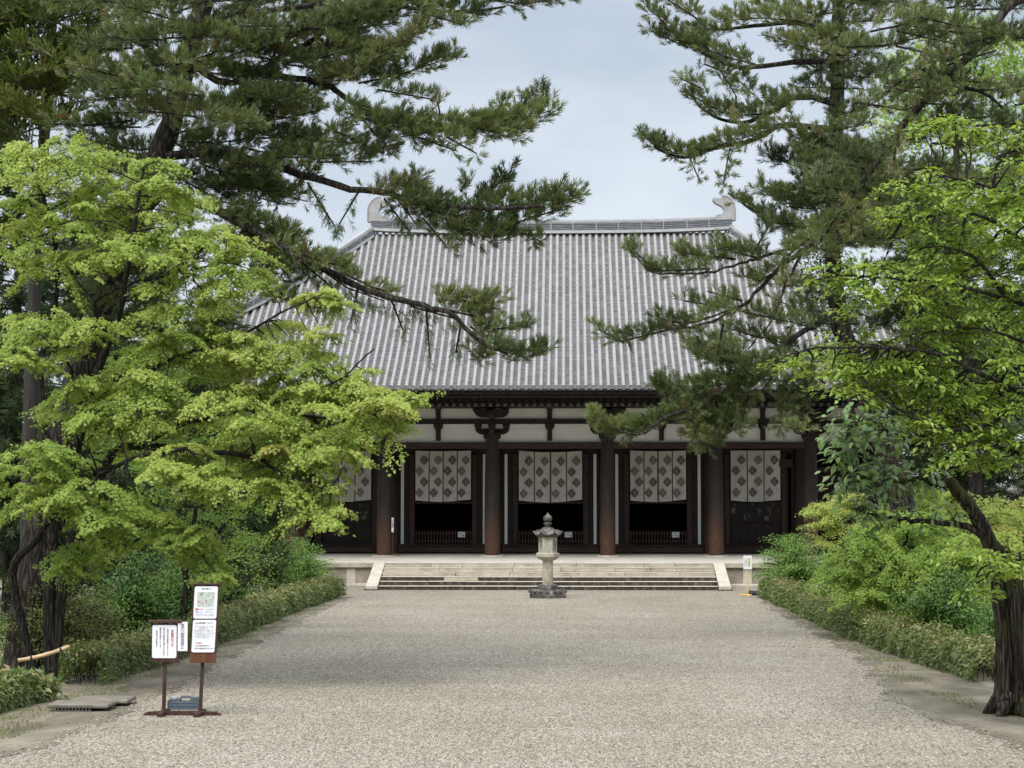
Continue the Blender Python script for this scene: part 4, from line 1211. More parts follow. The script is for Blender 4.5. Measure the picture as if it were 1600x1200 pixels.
# ---- far woods, each tree its own thing
def far_conifer(px, Y, top, wpx, label, leafm='needle_dark', n=95, tint=.45):
    x = P(px, 800, Y).x; zt = P(px, top, Y).z; hw = wpx / ppm(Y)
    t = Tree('conifer_tree', label, 'tree', (x, Y, 0), 'dark conifers behind the hall garden')
    t.limb3([(x, Y, -.1), (x + random.uniform(-.3, .3), Y, zt * .5), (x, Y, zt * .96)], .3, .05, .03)
    pos = []; ds = []
    K = n
    for k in range(K):
        z = 1.0 + (zt - 1.0) * (k + .5) / K; r = hw * min(1, 1.25 * (1 - z / zt) + .12) * random.uniform(.55, 1.1); a = random.uniform(0, 6.283)
        a = a if random.random() < .4 else -abs(a % math.pi)
        e = Vector((x + r * math.cos(a), Y + r * math.sin(a), z - r * .12))
        s = Vector((x, Y, z - r * .05))
        t.mb.tube([s, s.lerp(e, .5) + Vector((0, 0, .08 * r)), e], [.04, .025, .01], 4)
        m = int(26 * r / hw + 12)
        for _ in range(m):
            u = random.uniform(.3, 1.02); p = s.lerp(e, u)
            pos.append(p + Vector((random.gauss(0, .28), random.gauss(0, .28), random.gauss(-.05, .16))))
            ds.append((math.cos(a) + random.gauss(0, .6), math.sin(a) + random.gauss(0, .6), random.uniform(-.3, .5)))
    pos = np.array([tuple(p) for p in pos]); Rm = rotz_to(np.array(ds)); k = rng.integers(0, 4, len(pos)); sc = rng.uniform(1.1, 2.0, len(pos)); tg = np.clip(rng.normal(tint, .2, len(pos)), 0, 1)
    for q in range(4): t.lv.add(TUFTS_FAR[q], pos[k == q], Rm[k == q], sc[k == q], tg[k == q])
    return t.done('bark', leafm)
for a in ((-60, 62, 330, 150, 'dark conifer far behind the cedar at the left frame edge'),
          (110, 66, 300, 130, 'tall dark conifer behind the leaning pine trunk'),
          (235, 70, 420, 120, 'dark conifer behind the yellow green maple crown'),
          (335, 63, 470, 105, 'lower dark conifer behind the maple near the hall roof'),
          (20, 56, 240, 130, 'dark conifer close behind the cedar trunk'),
          (165, 58, 330, 115, 'dark conifer between the cedar and the leaning pine'),
          (1452, 64, 330, 92, 'dark conifer behind the bright cherry sprays right of the hall'),
          (1500, 68, 250, 130, 'tall dark conifer behind the right cherry, second from the frame edge'),
          (1620, 62, 200, 150, 'dark conifer at the right frame edge behind the cherry')):
    far_conifer(*a)

# ---- left pine
t = Tree('pine_tree', 'big leaning pine with long boughs reaching over the roof from the left', 'tree', base_at(30, 38))
TY = 38
t.limb([(30, 1046), (62, 830), (110, 640), (150, 505), (195, 390), (240, 270), (265, 190), (292, 90), (330, -40), (365, -200), (380, -330)], TY, .36, .13, .02, 12)
t.limb([(245, 245, 38), (330, 236, 37.4), (390, 250, 37), (470, 272, 36.5), (550, 295, 36), (610, 303, 35.6), (660, 318, 35.3), (760, 326, 35), (850, 322, 35)], TY, .10, .03, .012, 8)
t.limb([(283, 110, 38), (340, 95, 37.5), (420, 115, 37), (500, 130, 36.5), (560, 165, 36.2), (620, 187, 36), (700, 195, 35.8), (820, 182, 35.6)], TY, .09, .025, .012, 8)
t.limb([(290, 90, 38), (360, 130, 37.2), (440, 88, 36.6), (487, 64, 36.4), (532, 15, 36.2), (560, -40, 36)], TY, .08, .03, .012)
t.limb([(205, 360, 38), (255, 302, 37.4), (296, 315, 37), (349, 334, 36.6), (400, 362, 36.2), (458, 395, 35.8), (526, 430, 35.5), (590, 460, 35.3), (661, 477, 35.1), (705, 491, 35), (734, 519, 35), (759, 539, 35), (793, 553, 35)], TY, .10, .03, .012, 8)
t.limb([(300, 60, 38), (400, 20, 37), (560, 5, 36.4), (700, 20, 36), (790, 10, 36)], TY, .08, .02, .012)
for px, r, d in (
    ([(590, 298), (640, 300), (680, 330)], 26, 1.0), ([(640, 318), (700, 335), (770, 350)], 30, 1.1), ([(700, 355), (750, 370), (795, 368)], 22, 1.1),
    ([(740, 322), (775, 295), (800, 266)], 17, 1.0), ([(770, 325), (830, 318), (897, 306)], 25, 1.2), ([(800, 350), (850, 338), (880, 325)], 16, .9), ([(790, 350), (815, 372), (846, 378)], 9, 1.0),
    ([(635, 300), (650, 285), (656, 272)], 8, .7), ([(720, 300), (730, 290), (728, 284)], 6, .7), ([(620, 310), (640, 335), (650, 350)], 14, .6), ([(660, 340), (690, 360), (700, 388)], 18, .8),
    # second bough
    ([(540, 175), (600, 195), (660, 205)], 32, 1.0), ([(620, 200), (700, 205), (780, 200)], 27, 1.1), ([(720, 205), (790, 195), (862, 172)], 22, 1.2), ([(760, 205), (805, 212), (830, 200)], 13, 1.0),
    ([(800, 190), (825, 165), (832, 140)], 11, .9), ([(835, 165), (848, 155), (850, 146)], 8, .9), ([(690, 190), (680, 172), (684, 160)], 7, .7), ([(770, 178), (782, 168), (786, 162)], 6, .8),
    ([(640, 210), (680, 225), (712, 235)], 13, .8), ([(700, 215), (735, 228), (745, 240)], 10, .7), ([(560, 180), (590, 215), (610, 235)], 22, .9), ([(525, 205), (550, 235), (600, 240)], 20, .9),
    # upper fans
    ([(560, 130), (630, 115), (712, 86)], 17, 1.1), ([(560, 105), (610, 80), (662, 42)], 20, 1.0), ([(590, 140), (640, 150), (675, 155)], 12, .8), ([(500, 40), (570, 30), (640, 10)], 26, 1.0),
    ([(600, -10), (680, 15), (760, 22)], 17, 1.0), ([(660, 20), (705, 40), (722, 38)], 12, .9), ([(760, 0), (820, 6), (884, -4)], 12, 1.0), ([(520, 70), (580, 90), (620, 95)], 25, .9),
    # lower bough
    ([(440, 385), (490, 405), (545, 418)], 15, 1.0), ([(530, 425), (580, 448), (615, 462)], 11, .9), ([(690, 468), (730, 472), (772, 476)], 19, 1.1), ([(700, 485), (745, 492), (770, 500)], 17, 1.0), ([(735, 510), (760, 525), (775, 540)], 18, 1.0),
    ([(770, 515), (800, 515), (826, 508)], 10, 1.1), ([(770, 545), (810, 558), (854, 548)], 14, 1.3), ([(740, 545), (745, 560), (760, 560)], 14, .7)):
    t.bough(px, 35.4 + random.uniform(-.5, .5), r, d)
for px, r, d in (([(480, 285), (505, 320), (522, 352)], 9, .5), ([(560, 300), (545, 330), (530, 350)], 10, .45), ([(600, 310), (625, 340), (640, 362)], 9, .5), ([(560, 445), (555, 480), (548, 505)], 16, .3), ([(610, 465), (625, 490), (632, 522)], 12, .25), ([(640, 478), (690, 488), (720, 500)], 12, .4),
                 ([(666, 485), (665, 520), (672, 560)], 11, .22), ([(720, 505), (718, 530), (712, 552)], 12, .35), ([(460, 400), (500, 430), (520, 450)], 16, .4), ([(500, 420), (560, 460), (600, 470)], 13, .35)):
    t.bough(px, 35.4, r, d, TUFTS_THIN, 1.0, -.3, (.25, .15), True)
    t.bough(px, 35.4, r * .6, d * .6, TUFTS, .8, -.3, (.25, .15), True)
# the inner masses
t.mass([(110, -10), (570, -10), (600, 70), (560, 150), (500, 150), (430, 205), (330, 230), (180, 150)], 37, 1.4, 58, (60, 120), 20, 280, .78, tint=(.5, .22), tilt=(-.2, .35))
t.mass([(150, 90), (250, 120), (240, 230), (200, 330), (110, 230)], 38.6, .8, 16, (60, 120), 19, 280, .55)
t.mass([(280, 235), (420, 250), (470, 285), (450, 330), (330, 325)], 37.4, .8, 14, (60, 120), 20, 200, .6, tint=(.35, .2), tilt=(-.6, -.1))
t.mass([(330, 325), (430, 350), (470, 420), (440, 475), (400, 410)], 36.8, .8, 13, (50, 90), 20, 200, .65, tint=(.4, .2), tilt=(-.6, 0))
t.mass([(400, 205), (520, 215), (600, 240), (520, 270), (420, 240)], 36.6, .6, 8, (60, 110), 17, 200, .6, tint=(.4, .2), tilt=(-.3, 0))
t.mass([(120, 300), (262, 275), (285, 420), (200, 500), (120, 520)], 36.9, .4, 15, (50, 100), 17, 60, .6, tint=(.32, .2))
t.done('bark', 'needle')

# ---- cedar at the top left corner
t = Tree('cedar_tree', 'tall cedar with yellow green fronds and grey trunk at the top left corner', 'tree', base_at(48, 43))
t.limb([(40, 1012), (46, 700), (54, 440), (72, 180), (84, 0), (92, -260)], 43, .18, .08, .01, 12)
t.mass([(-40, -20), (150, -20), (165, 40), (120, 110), (95, 190), (50, 205), (-40, 200)], 41, 1.0, 46, (50, 100), 15, 60, .95, FRONDS, 1.2, (.42, .2), (-.1, .5))
t.mass([(-40, 190), (80, 200), (40, 260), (-40, 300)], 42, .8, 10, (50, 80), 13, 60, .6, FRONDS, 1.1, (.42, .2), (-.1, .4))
t.done('bark_grey', 'cedar')

# ---- right pine
t = Tree('pine_tree', 'tall dark trunked pine on the right with boughs crossing the roof end', 'tree', base_at(1428, 48))
t.limb([(1428, 991), (1412, 800), (1390, 700), (1352, 605), (1320, 530), (1303, 440), (1305, 250), (1308, 90), (1312, -60), (1315, -250)], 48, .33, .13, .015, 12)
for px in ([(1308, 97, 48), (1277, 96, 47), (1225, 98, 46.4), (1165, 105, 46), (1120, 94, 45.7), (1075, 67, 45.5), (1030, 36, 45.4)],
           [(1306, 62, 48), (1259, 37, 47), (1202, 37, 46.6), (1150, 44, 46.3), (1094, 49, 46)],
           [(1305, 165, 48), (1250, 150, 47.2), (1210, 172, 46.8), (1161, 191, 46.4), (1112, 180, 46.2), (1082, 152, 46)],
           [(1305, 205, 48), (1225, 195, 47), (1180, 217, 46.6), (1112, 232, 46.2), (1067, 247, 46), (1022, 229, 45.8)],
           [(1304, 330, 48), (1240, 352, 47), (1190, 335, 46.5), (1160, 318, 46.3)],
           [(1302, 490, 48), (1279, 505, 47.2), (1246, 524, 46.6), (1210, 551, 46.2), (1185, 573, 46), (1144, 601, 45.8), (1095, 634, 45.5), (1045, 650, 45.2), (998, 678, 45), (949, 667, 44.8)]):
    t.limb(px, 46, .085, .025, .012, 7)
for px, r, d in (
    ([(1100, 85), (1060, 55), (1010, 10)], 15, .8), ([(1180, 100), (1120, 85), (1075, 60)], 16, .8), ([(1075, 75), (1040, 62), (1018, 48)], 11, .7), ([(1090, 30), (1060, 10), (1030, -10)], 16, .7),
    ([(1260, 35), (1190, 28), (1120, 35)], 18, .8), ([(1150, 45), (1110, 55), (1085, 45)], 13, .7), ([(1100, 100), (1150, 120), (1180, 150)], 13, .6), ([(1120, 100), (1135, 130), (1150, 150)], 12, .6),
    ([(1230, 165), (1170, 182), (1110, 172)], 18, .95), ([(1120, 172), (1095, 158), (1080, 148)], 11, .9), ([(1100, 140), (1080, 125), (1062, 122)], 9, .7),
    ([(1240, 195), (1180, 210), (1120, 228)], 17, .9), ([(1120, 230), (1070, 243), (1022, 226)], 12, 1.2), ([(1024, 228), (1012, 218), (1004, 210)], 7, 1.1), ([(1075, 240), (1086, 262), (1092, 280)], 8, .7), ([(1140, 232), (1142, 262), (1130, 288)], 10, .6), ([(1040, 232), (1034, 222), (1030, 215)], 6, .8),
    ([(1240, 230), (1270, 250), (1280, 270)], 16, .8), ([(1240, 345), (1190, 335), (1152, 314)], 10, .8), ([(1230, 300), (1200, 305), (1190, 292)], 13, .8),
    # low bough in front of the plaster wall
    ([(1000, 676), (950, 668), (924, 652)], 13, 1.4), ([(1010, 668), (970, 676), (940, 672)], 10, 1.2), ([(1080, 640), (1040, 655), (990, 672)], 19, 1.2), ([(1045, 620), (1035, 610), (1030, 600)], 13, 1.1), ([(1080, 640), (1060, 625), (1050, 600)], 18, 1.0),
    ([(1120, 620), (1110, 660), (1105, 700)], 24, 1.1), ([(1090, 640), (1085, 670), (1095, 690)], 18, 1.1), ([(1140, 620), (1130, 650), (1145, 672)], 18, 1.0), ([(1170, 610), (1160, 640), (1158, 668)], 15, 1.0), ([(1180, 600), (1130, 600), (1080, 610)], 22, 1.1),
    ([(1190, 570), (1140, 565), (1085, 552)], 18, 1.0), ([(1180, 590), (1150, 560), (1120, 540)], 16, .8), ([(1100, 555), (1075, 540), (1062, 522)], 9, .9), ([(1230, 560), (1200, 580), (1190, 610)], 17, .9), ([(1260, 590), (1230, 620), (1225, 668)], 15, .9), ([(1230, 668), (1245, 672), (1258, 670)], 8, 1.0), ([(1270, 600), (1250, 630), (1252, 650)], 14, .8),
    ([(1290, 600), (1270, 590), (1250, 570)], 18, .9)):
    t.bough(px, 45.6 + random.uniform(-.5, .5), r, d, TUFTS, 1.1, .5, (.5, .2))
t.mass([(1250, 205), (1360, 215), (1400, 330), (1330, 400), (1260, 390), (1235, 330)], 46.6, 1.2, 26, (50, 100), 18, 1310, .65, TUFTS, 1.1, (.45, .2))
t.mass([(1210, -10), (1420, -10), (1400, 90), (1330, 210), (1230, 160), (1270, 90)], 47, 1.4, 20, (60, 110), 17, 1310, .55, TUFTS, 1.1, (.45, .2))
t.mass([(1350, 380), (1480, 330), (1520, 540), (1430, 600), (1370, 560)], 50, 1.0, 20, (50, 110), 18, 1330, .7, TUFTS, 1.1, (.3, .2))
t.mass([(1160, 440), (1290, 430), (1310, 560), (1200, 600), (1110, 570)], 46.6, .8, 13, (50, 90), 14, 1310, .4, TUFTS, 1.1, (.35, .2))
t.done('bark', 'needle')

# ---- pine whose trunk stands off the right edge; its limb slants down across the roof
t = Tree('pine_tree', 'pine off the right edge with one bare black limb slanting down to the roof', 'tree', base_at(1760, 36))
t.limb([(1760, 1061), (1755, 600), (1745, 100), (1735, -200)], 36, .3, .14, .015, 10)
t.limb([(1742, 0, 36), (1660, -20, 35), (1590, -2, 34.5), (1520, 80, 34.2), (1450, 150, 34), (1410, 200, 34), (1370, 250, 34), (1335, 300, 34), (1300, 345, 34), (1284, 372, 34), (1246, 397, 34), (1218, 418, 34), (1188, 451, 34), (1155, 480, 34), (1111, 502, 34), (1059, 514, 34)], 34, .095, .02, .014, 8)
t.limb([(1505, 95, 34.2), (1500, 130, 34.6), (1550, 150, 34.8), (1590, 200, 35)], 34, .05, .02, .014)
t.limb([(1480, 115, 34.2), (1430, 110, 34.3), (1380, 150, 34.4), (1350, 165, 34.4)], 34, .035, .012, .014)
t.limb([(1255, 392, 34), (1230, 440, 33.7), (1205, 500, 33.5), (1170, 545, 33.4)], 34, .03, .012, .012)
t.limb([(1246, 385, 34), (1182, 404, 33.7), (1155, 412, 33.6), (1105, 426, 33.4), (1045, 428, 33.3), (1012, 420, 33.2), (985, 392, 33.2)], 34, .03, .012, .012)
for px, r, d in (
    ([(1030, 425), (1005, 412), (984, 388)], 12, .9), ([(1110, 420), (1070, 425), (1020, 424)], 14, 1.0), ([(1150, 405), (1100, 405), (1065, 395)], 15, 1.0), ([(1190, 405), (1150, 398), (1125, 388)], 17, 1.1), ([(1180, 390), (1190, 370), (1200, 355)], 13, .8), ([(1078, 410), (1068, 400), (1060, 390)], 7, .9),
    ([(1060, 512), (1010, 522), (968, 534)], 13, 1.1), ([(975, 536), (950, 528), (934, 514)], 9, 1.2), ([(1065, 505), (1045, 500), (1030, 498)], 10, .9), ([(1110, 495), (1075, 505), (1060, 510)], 14, .9), ([(1150, 480), (1120, 490), (1100, 500)], 14, .9), ([(1130, 480), (1090, 478), (1068, 470)], 10, .8), ([(1160, 470), (1125, 462), (1105, 455)], 8, .6), ([(1190, 440), (1170, 440), (1160, 430)], 9, .7),
    ([(1230, 415), (1200, 430), (1185, 440)], 14, .7), ([(1090, 525), (1110, 555), (1090, 560)], 14, .7), ([(1130, 505), (1135, 540), (1120, 560)], 14, .6),
    ([(1300, 345), (1270, 380), (1230, 400)], 20, .9), ([(1340, 300), (1300, 300), (1270, 290)], 22, .9), ([(1370, 250), (1340, 250), (1310, 240)], 22, .8), ([(1380, 270), (1390, 300), (1370, 340)], 22, .8), ([(1330, 330), (1350, 350), (1330, 380)], 20, .8)):
    t.bough(px, 33.8 + random.uniform(-.4, .4), r, d, TUFTS, .9, .5, (.48, .2))
t.mass([(1380, 20), (1600, -20), (1640, 240), (1500, 300), (1400, 230), (1350, 170)], 34.8, 1.0, 34, (60, 120), 17, 1330, .5, TUFTS, .95, (.42, .2), (-.3, .3))
for px, r, d in (([(1560, 60), (1500, 85), (1470, 100)], 20, .5), ([(1500, 130), (1460, 160), (1420, 170)], 20, .5), ([(1440, 190), (1400, 215), (1380, 230)], 20, .6)): t.bough(px, 33.8, r, d, TUFTS, .9)
t.mass([(1290, 270), (1420, 250), (1450, 340), (1350, 400), (1290, 380)], 35.4, .8, 14, (60, 110), 18, 1330, .55, TUFTS, .95, (.42, .2), (-.2, .3))
for px, r in (([(1405, 200), (1400, 225), (1395, 260)], 14), ([(1455, 60), (1440, 80), (1430, 100)], 12), ([(1225, 395), (1226, 410), (1222, 425)], 11), ([(1150, 150), (1148, 165), (1150, 170)], 6)):
    t.bough(px, 33.6, r, .8, TUFTS_THIN, 1.1, -.8, (.97, .02), True)
t.done('bark', 'needle')

# ---- big left maple
t = Tree('maple_tree', 'large spreading yellow green maple filling the left side of the path', 'tree', base_at(72, 36))
S1 = [(55, 1055, 36), (20, 900, 35.6), (60, 840, 35), (115, 770, 34.4), (200, 720, 33.8), (290, 700, 33.4)]
S2 = [(80, 1055, 36), (78, 880, 36), (95, 780, 35.8), (140, 640, 35.4), (160, 560, 35), (190, 470, 34.6), (212, 330, 34.2), (225, 260, 34)]
S3 = [(84, 1055, 36), (105, 870, 36), (150, 760, 35.6), (176, 711, 35.2), (214, 696, 34.8), (307, 705, 34.2), (397, 715, 33.8), (440, 740, 33.5), (520, 760, 33.4)]
S4 = [(120, 720, 35.6), (146, 670, 35), (139, 625, 34.8), (116, 602, 34.6), (105, 565, 34.4), (60, 520, 34.2)]
S5 = [(146, 630, 35.4), (187, 591, 35), (232, 580, 34.6), (277, 557, 34.2), (340, 540, 34), (420, 500, 34), (490, 465, 34)]
S6 = [(165, 540, 35), (148, 475, 34.8), (165, 460, 34.6), (210, 441, 34.2), (285, 426, 34), (350, 410, 33.8)]
S7 = [(214, 696, 34.8), (300, 660, 34.4), (360, 645, 34.2), (430, 630, 34), (520, 600, 34), (585, 545, 34)]
S8 = [(105, 870, 36), (160, 830, 35.6), (230, 800, 35), (300, 830, 34.4)]
S9 = [(397, 640, 34.2), (470, 650, 34), (560, 650, 33.8), (640, 625, 33.8)]
S10 = [(95, 780, 35.8), (60, 600, 36.2), (90, 440, 36), (75, 330, 35.6), (40, 250, 35.4)]
for s, a, b in ((S1, .10, .025), (S2, .13, .02), (S3, .12, .018), (S4, .045, .014), (S5, .06, .014), (S6, .045, .012), (S7, .045, .012), (S8, .05, .012), (S9, .03, .01), (S10, .08, .015)): t.limb(s, 35, a, b, .015, 8)
MP = dict(spokes=9, thick=.065, droop=.40, per=560, tmpl=MAPLE, size=.08, camside=.5, hang=.55, flat=.7)
t.polypads([(0, 200), (50, 212), (130, 218), (200, 228), (246, 228), (250, 262), (280, 285), (330, 345), (290, 400), (150, 420), (0, 430)], 59, 34.6, 1.2, (22, 58), tint=(.55, .14), **MP)
t.polypads([(300, 350), (371, 362), (424, 392), (428, 430), (400, 462), (320, 480), (220, 500), (240, 420)], 28, 34.0, .9, (22, 54), tint=(.58, .14), **MP)
t.polypads([(0, 485), (60, 492), (138, 500), (140, 530), (80, 560), (0, 575)], 14, 33.8, .7, (22, 48), tint=(.56, .12), **MP)
t.polypads([(80, 600), (200, 570), (290, 600), (300, 660), (200, 690), (100, 670)], 25, 34.2, .8, (23, 55), tint=(.5, .14), **MP)
t.polypads([(210, 540), (300, 480), (360, 520), (400, 560), (330, 600), (230, 600)], 22, 34.4, .8, (22, 50), tint=(.45, .14), **MP)
t.polypads([(468, 462), (500, 448), (530, 455), (532, 478), (500, 490)], 6, 34, .2, (18, 34), tint=(.68, .12), **MP)
t.polypads([(375, 520), (450, 500), (530, 515), (525, 560), (580, 575), (560, 605), (440, 610), (360, 570)], 31, 34.2, .8, (20, 48), tint=(.66, .14), **MP)
t.polypads([(330, 590), (450, 590), (560, 605), (600, 600), (635, 622), (620, 650), (622, 680), (580, 675), (500, 690), (400, 680), (320, 650)], 48, 33.8, .9, (22, 54), tint=(.64, .14), **MP)
t.polypads([(610, 612), (655, 612), (655, 628), (640, 645), (600, 640)], 6, 33.8, .3, (15, 32), tint=(.7, .12), **MP)
t.polypads([(430, 660), (540, 665), (565, 675), (555, 700), (525, 725), (470, 725), (430, 700)], 20, 33.6, .6, (22, 46), tint=(.6, .14), **MP)
t.polypads([(410, 725), (470, 728), (515, 755), (525, 800), (505, 810), (460, 785), (410, 765)], 17, 33.5, .5, (20, 44), tint=(.58, .14), **MP)
t.polypads([(225, 690), (320, 690), (360, 740), (372, 790), (330, 775), (260, 740)], 18, 33.4, .6, (20, 46), tint=(.62, .14), **MP)
t.polypads([(5, 700), (80, 690), (110, 715), (190, 770), (215, 850), (190, 870), (150, 830), (90, 790), (30, 790), (0, 750)], 31, 33.2, .7, (22, 52), tint=(.42, .12), **MP)
t.polypads([(185, 770), (260, 800), (320, 820), (352, 880), (345, 920), (300, 870), (220, 830)], 22, 33.6, .6, (18, 44), tint=(.40, .12), **MP)
t.polypads([(300, 690), (430, 690), (420, 740), (360, 720)], 11, 34.4, .5, (22, 46), tint=(.5, .14), **MP)
t.polypads([(90, 840), (160, 850), (150, 900), (90, 890)], 8, 34.2, .5, (18, 40), tint=(.3, .12), **MP)
t.done('bark_dark', 'maple')

# smaller greener maple behind the left one
t = Tree('maple_tree', 'smaller green maple in the shade behind the big left maple', 'tree', base_at(290, 44))
t.limb([(288, 1010), (290, 880), (310, 760), (330, 620)], 44, .09, .02)
t.limb([(292, 880, 44), (350, 820, 43.6), (400, 790, 43.4)], 44, .05, .015)
t.polypads([(150, 540), (330, 520), (420, 700), (430, 860), (330, 880), (200, 820), (120, 700)], 40, 44, 1.4, (26, 50), .12, .3, 420, MAPLE, .085, (.3, .15), camside=.3)
t.done('bark_dark', 'maple_green')

# ---- small pine in the left shrubbery
t = Tree('pine_tree', 'small blue green pine half hidden under the left maple', 'tree', base_at(345, 50))
t.limb([(345, 982), (338, 880), (350, 800), (390, 745), (420, 720)], 50, .10, .03)
for px, r in (([(340, 725), (390, 735), (430, 770)], 24), ([(380, 745), (420, 765), (448, 790)], 22), ([(350, 760), (330, 790), (310, 800)], 20), ([(345, 830), (360, 860), (372, 900)], 24), ([(320, 800), (340, 840), (350, 880)], 22), ([(390, 790), (420, 810), (440, 830)], 20)):
    t.bough(px, 49.5 + random.uniform(-.5, .5), r, 1.0, TUFTS_FAR, .9, .3, (.4, .2))
t.done('bark', 'needle_dark')

# ---- shrubs: stems fanning from the root, leaves along them
def shrub(name, label, px, Y, wpx, hpx, leafm, tmpl, size, nst=60, per=70, r=.09, tint=(.5, .18), lean=0, base_px=None, flat=.8, cat='shrub', group=None, hang=.3):
    b = Vector(base_at(px, Y)); t = Tree(name, label, cat, tuple(b), group); k = 1 / ppm(Y)
    hw, h = wpx * k / 2, hpx * k
    t.mb.lathe(b.x, b.y, [(.26 * hw, -.03), (.26 * hw, .02), (.06 * hw, .05)], 10)
    for i in range(nst):
        a = random.uniform(0, 6.283); q = math.sqrt(random.random()); zf = random.uniform(.25, 1.0) * math.sqrt(max(.05, 1 - .75 * q * q))
        e = b + Vector((hw * q * math.cos(a) + lean * zf, hw * .8 * q * math.sin(a), h * zf))
        s = b + Vector((random.gauss(0, .08 * hw), random.gauss(0, .08 * hw), 0))
        m = s.lerp(e, .5) + Vector((-(e.x - s.x) * .2, -(e.y - s.y) * .2, h * .14))
        l = smooth_line([s, m, e, e + (e - m) * .12 + Vector((0, 0, -.05 * h))], 3)
        t.mb.tube(l, [.016 * (1 - .75 * j / len(l)) for j in range(len(l))], 4)
        t.sprays(l[len(l) // 3:], r, per, tmpl, size, (np.clip(rng.normal(tint[0], .12), .05, .9), tint[1]), flat, hang)
    return t.done('bark_dark', leafm, 'stems', 'foliage')
for a in (
    ('leafy_shrub', 'dark green leafy shrub directly behind the tall sign board', 285, 50, 150, 150, 'shrub', OVAL, .085, 100, 110, .13, (.42, .2)),
    ('leafy_shrub', 'dark leafy shrub behind the low hedge left of the sign stand', 205, 44, 165, 165, 'shrub', OVAL, .085, 95, 100, .14, (.3, .2)),
    ('leafy_shrub', 'mid green shrub behind the left hedge below the maple tips', 365, 57, 130, 150, 'shrub', OVAL, .085, 90, 100, .14, (.55, .2)),
    ('leafy_shrub', 'green shrub under the left maple tips beside the feathery bush', 425, 63, 110, 140, 'shrub', OVAL, .08, 80, 100, .14, (.62, .2)),
    ('feathery_bush', 'pale green feathery bush beside the left end of the steps', 468, 68, 112, 92, 'feather', LANCE, .09, 130, 120, .10, (.6, .2), .15),
    ('olive_bush', 'olive brown twiggy bush at the foot of the leaning pine', 80, 38, 210, 165, 'olive', LANCE, .075, 120, 90, .12, (.45, .22)),
    ('olive_bush', 'small olive bush between the bamboo rail and the sign stand', 150, 40.5, 120, 115, 'olive', SMALL, .06, 70, 100, .10, (.5, .2)),
    ('feathery_bush', 'fresh green feathery bush beside the right end of the steps', 1245, 66, 125, 112, 'feather', LANCE, .085, 150, 125, .10, (.42, .2), -.1),
    ('leafy_shrub', 'green shrub behind the right hedge under the maple', 1335, 55, 140, 120, 'shrub', SMALL, .08, 90, 110, .13, (.65, .18)),
    ('leafy_shrub', 'dark undergrowth shrub behind the right hedge left of the hollow trunk', 1480, 43, 170, 135, 'shrub', OVAL, .085, 100, 100, .13, (.4, .22)),
    ('leafy_shrub', 'dark shrub behind the hollow trunk at the right edge', 1600, 38, 150, 150, 'shrub', OVAL, .085, 80, 100, .13, (.42, .2))):
    shrub(*a)

# ---- right hand maples
MG = dict(spokes=9, thick=.09, droop=.5, per=900, tmpl=MAPLE, size=.08, camside=.7, hang=.6, flat=.65)
t = Tree('maple_tree', 'rounded green maple behind the right hedge', 'tree', base_at(1410, 47))
t.limb([(1410, 994), (1400, 920), (1412, 850), (1440, 800)], 47, .09, .02)
t.limb([(1400, 920, 47), (1350, 870, 46.6), (1310, 850, 46.4)], 47, .045, .012)
t.polypads([(1300, 840), (1360, 820), (1440, 800), (1520, 840), (1545, 920), (1470, 960), (1400, 960), (1330, 920), (1300, 880)], 64, 46.5, .9, (24, 46), tint=(.55, .16), **MG)
t.done('bark_dark', 'maple_green')
t = Tree('maple_tree', 'pale yellow green maple mound behind the cherry trunk', 'tree', base_at(1450, 52))
t.limb([(1452, 970), (1450, 860), (1460, 800)], 52, .09, .02)
t.limb([(1450, 880, 52), (1500, 820, 51.6)], 52, .05, .015)
t.polypads([(1340, 830), (1385, 795), (1430, 755), (1480, 758), (1540, 790), (1600, 760), (1640, 860), (1560, 900), (1400, 880)], 60, 51.5, 1.2, (24, 46), tint=(.66, .14), spokes=9, thick=.09, droop=.5, per=800, tmpl=MAPLE, size=.09, camside=.7, hang=.6, flat=.65)
t.done('bark_dark', 'maple')
t = Tree('maple_tree', 'small maple with pinkish yellow tips in front of the right end column', 'tree', base_at(1300, 62))
t.limb([(1306, 942), (1305, 860), (1310, 800), (1312, 775)], 62, .05, .015)
t.polypads([(1255, 790), (1290, 778), (1330, 760), (1345, 775), (1330, 800), (1290, 812), (1250, 800)], 11, 61.6, .4, (15, 27), tint=(.84, .1), thick=.10, droop=.3, per=330, tmpl=MAPLE, size=.085, camside=.3)
t.polypads([(1260, 820), (1330, 810), (1370, 830), (1330, 860), (1270, 850)], 12, 61.6, .5, (18, 32), tint=(.7, .14), thick=.10, droop=.3, per=330, tmpl=MAPLE, size=.085, camside=.3)
t.done('bark_dark', 'maple')

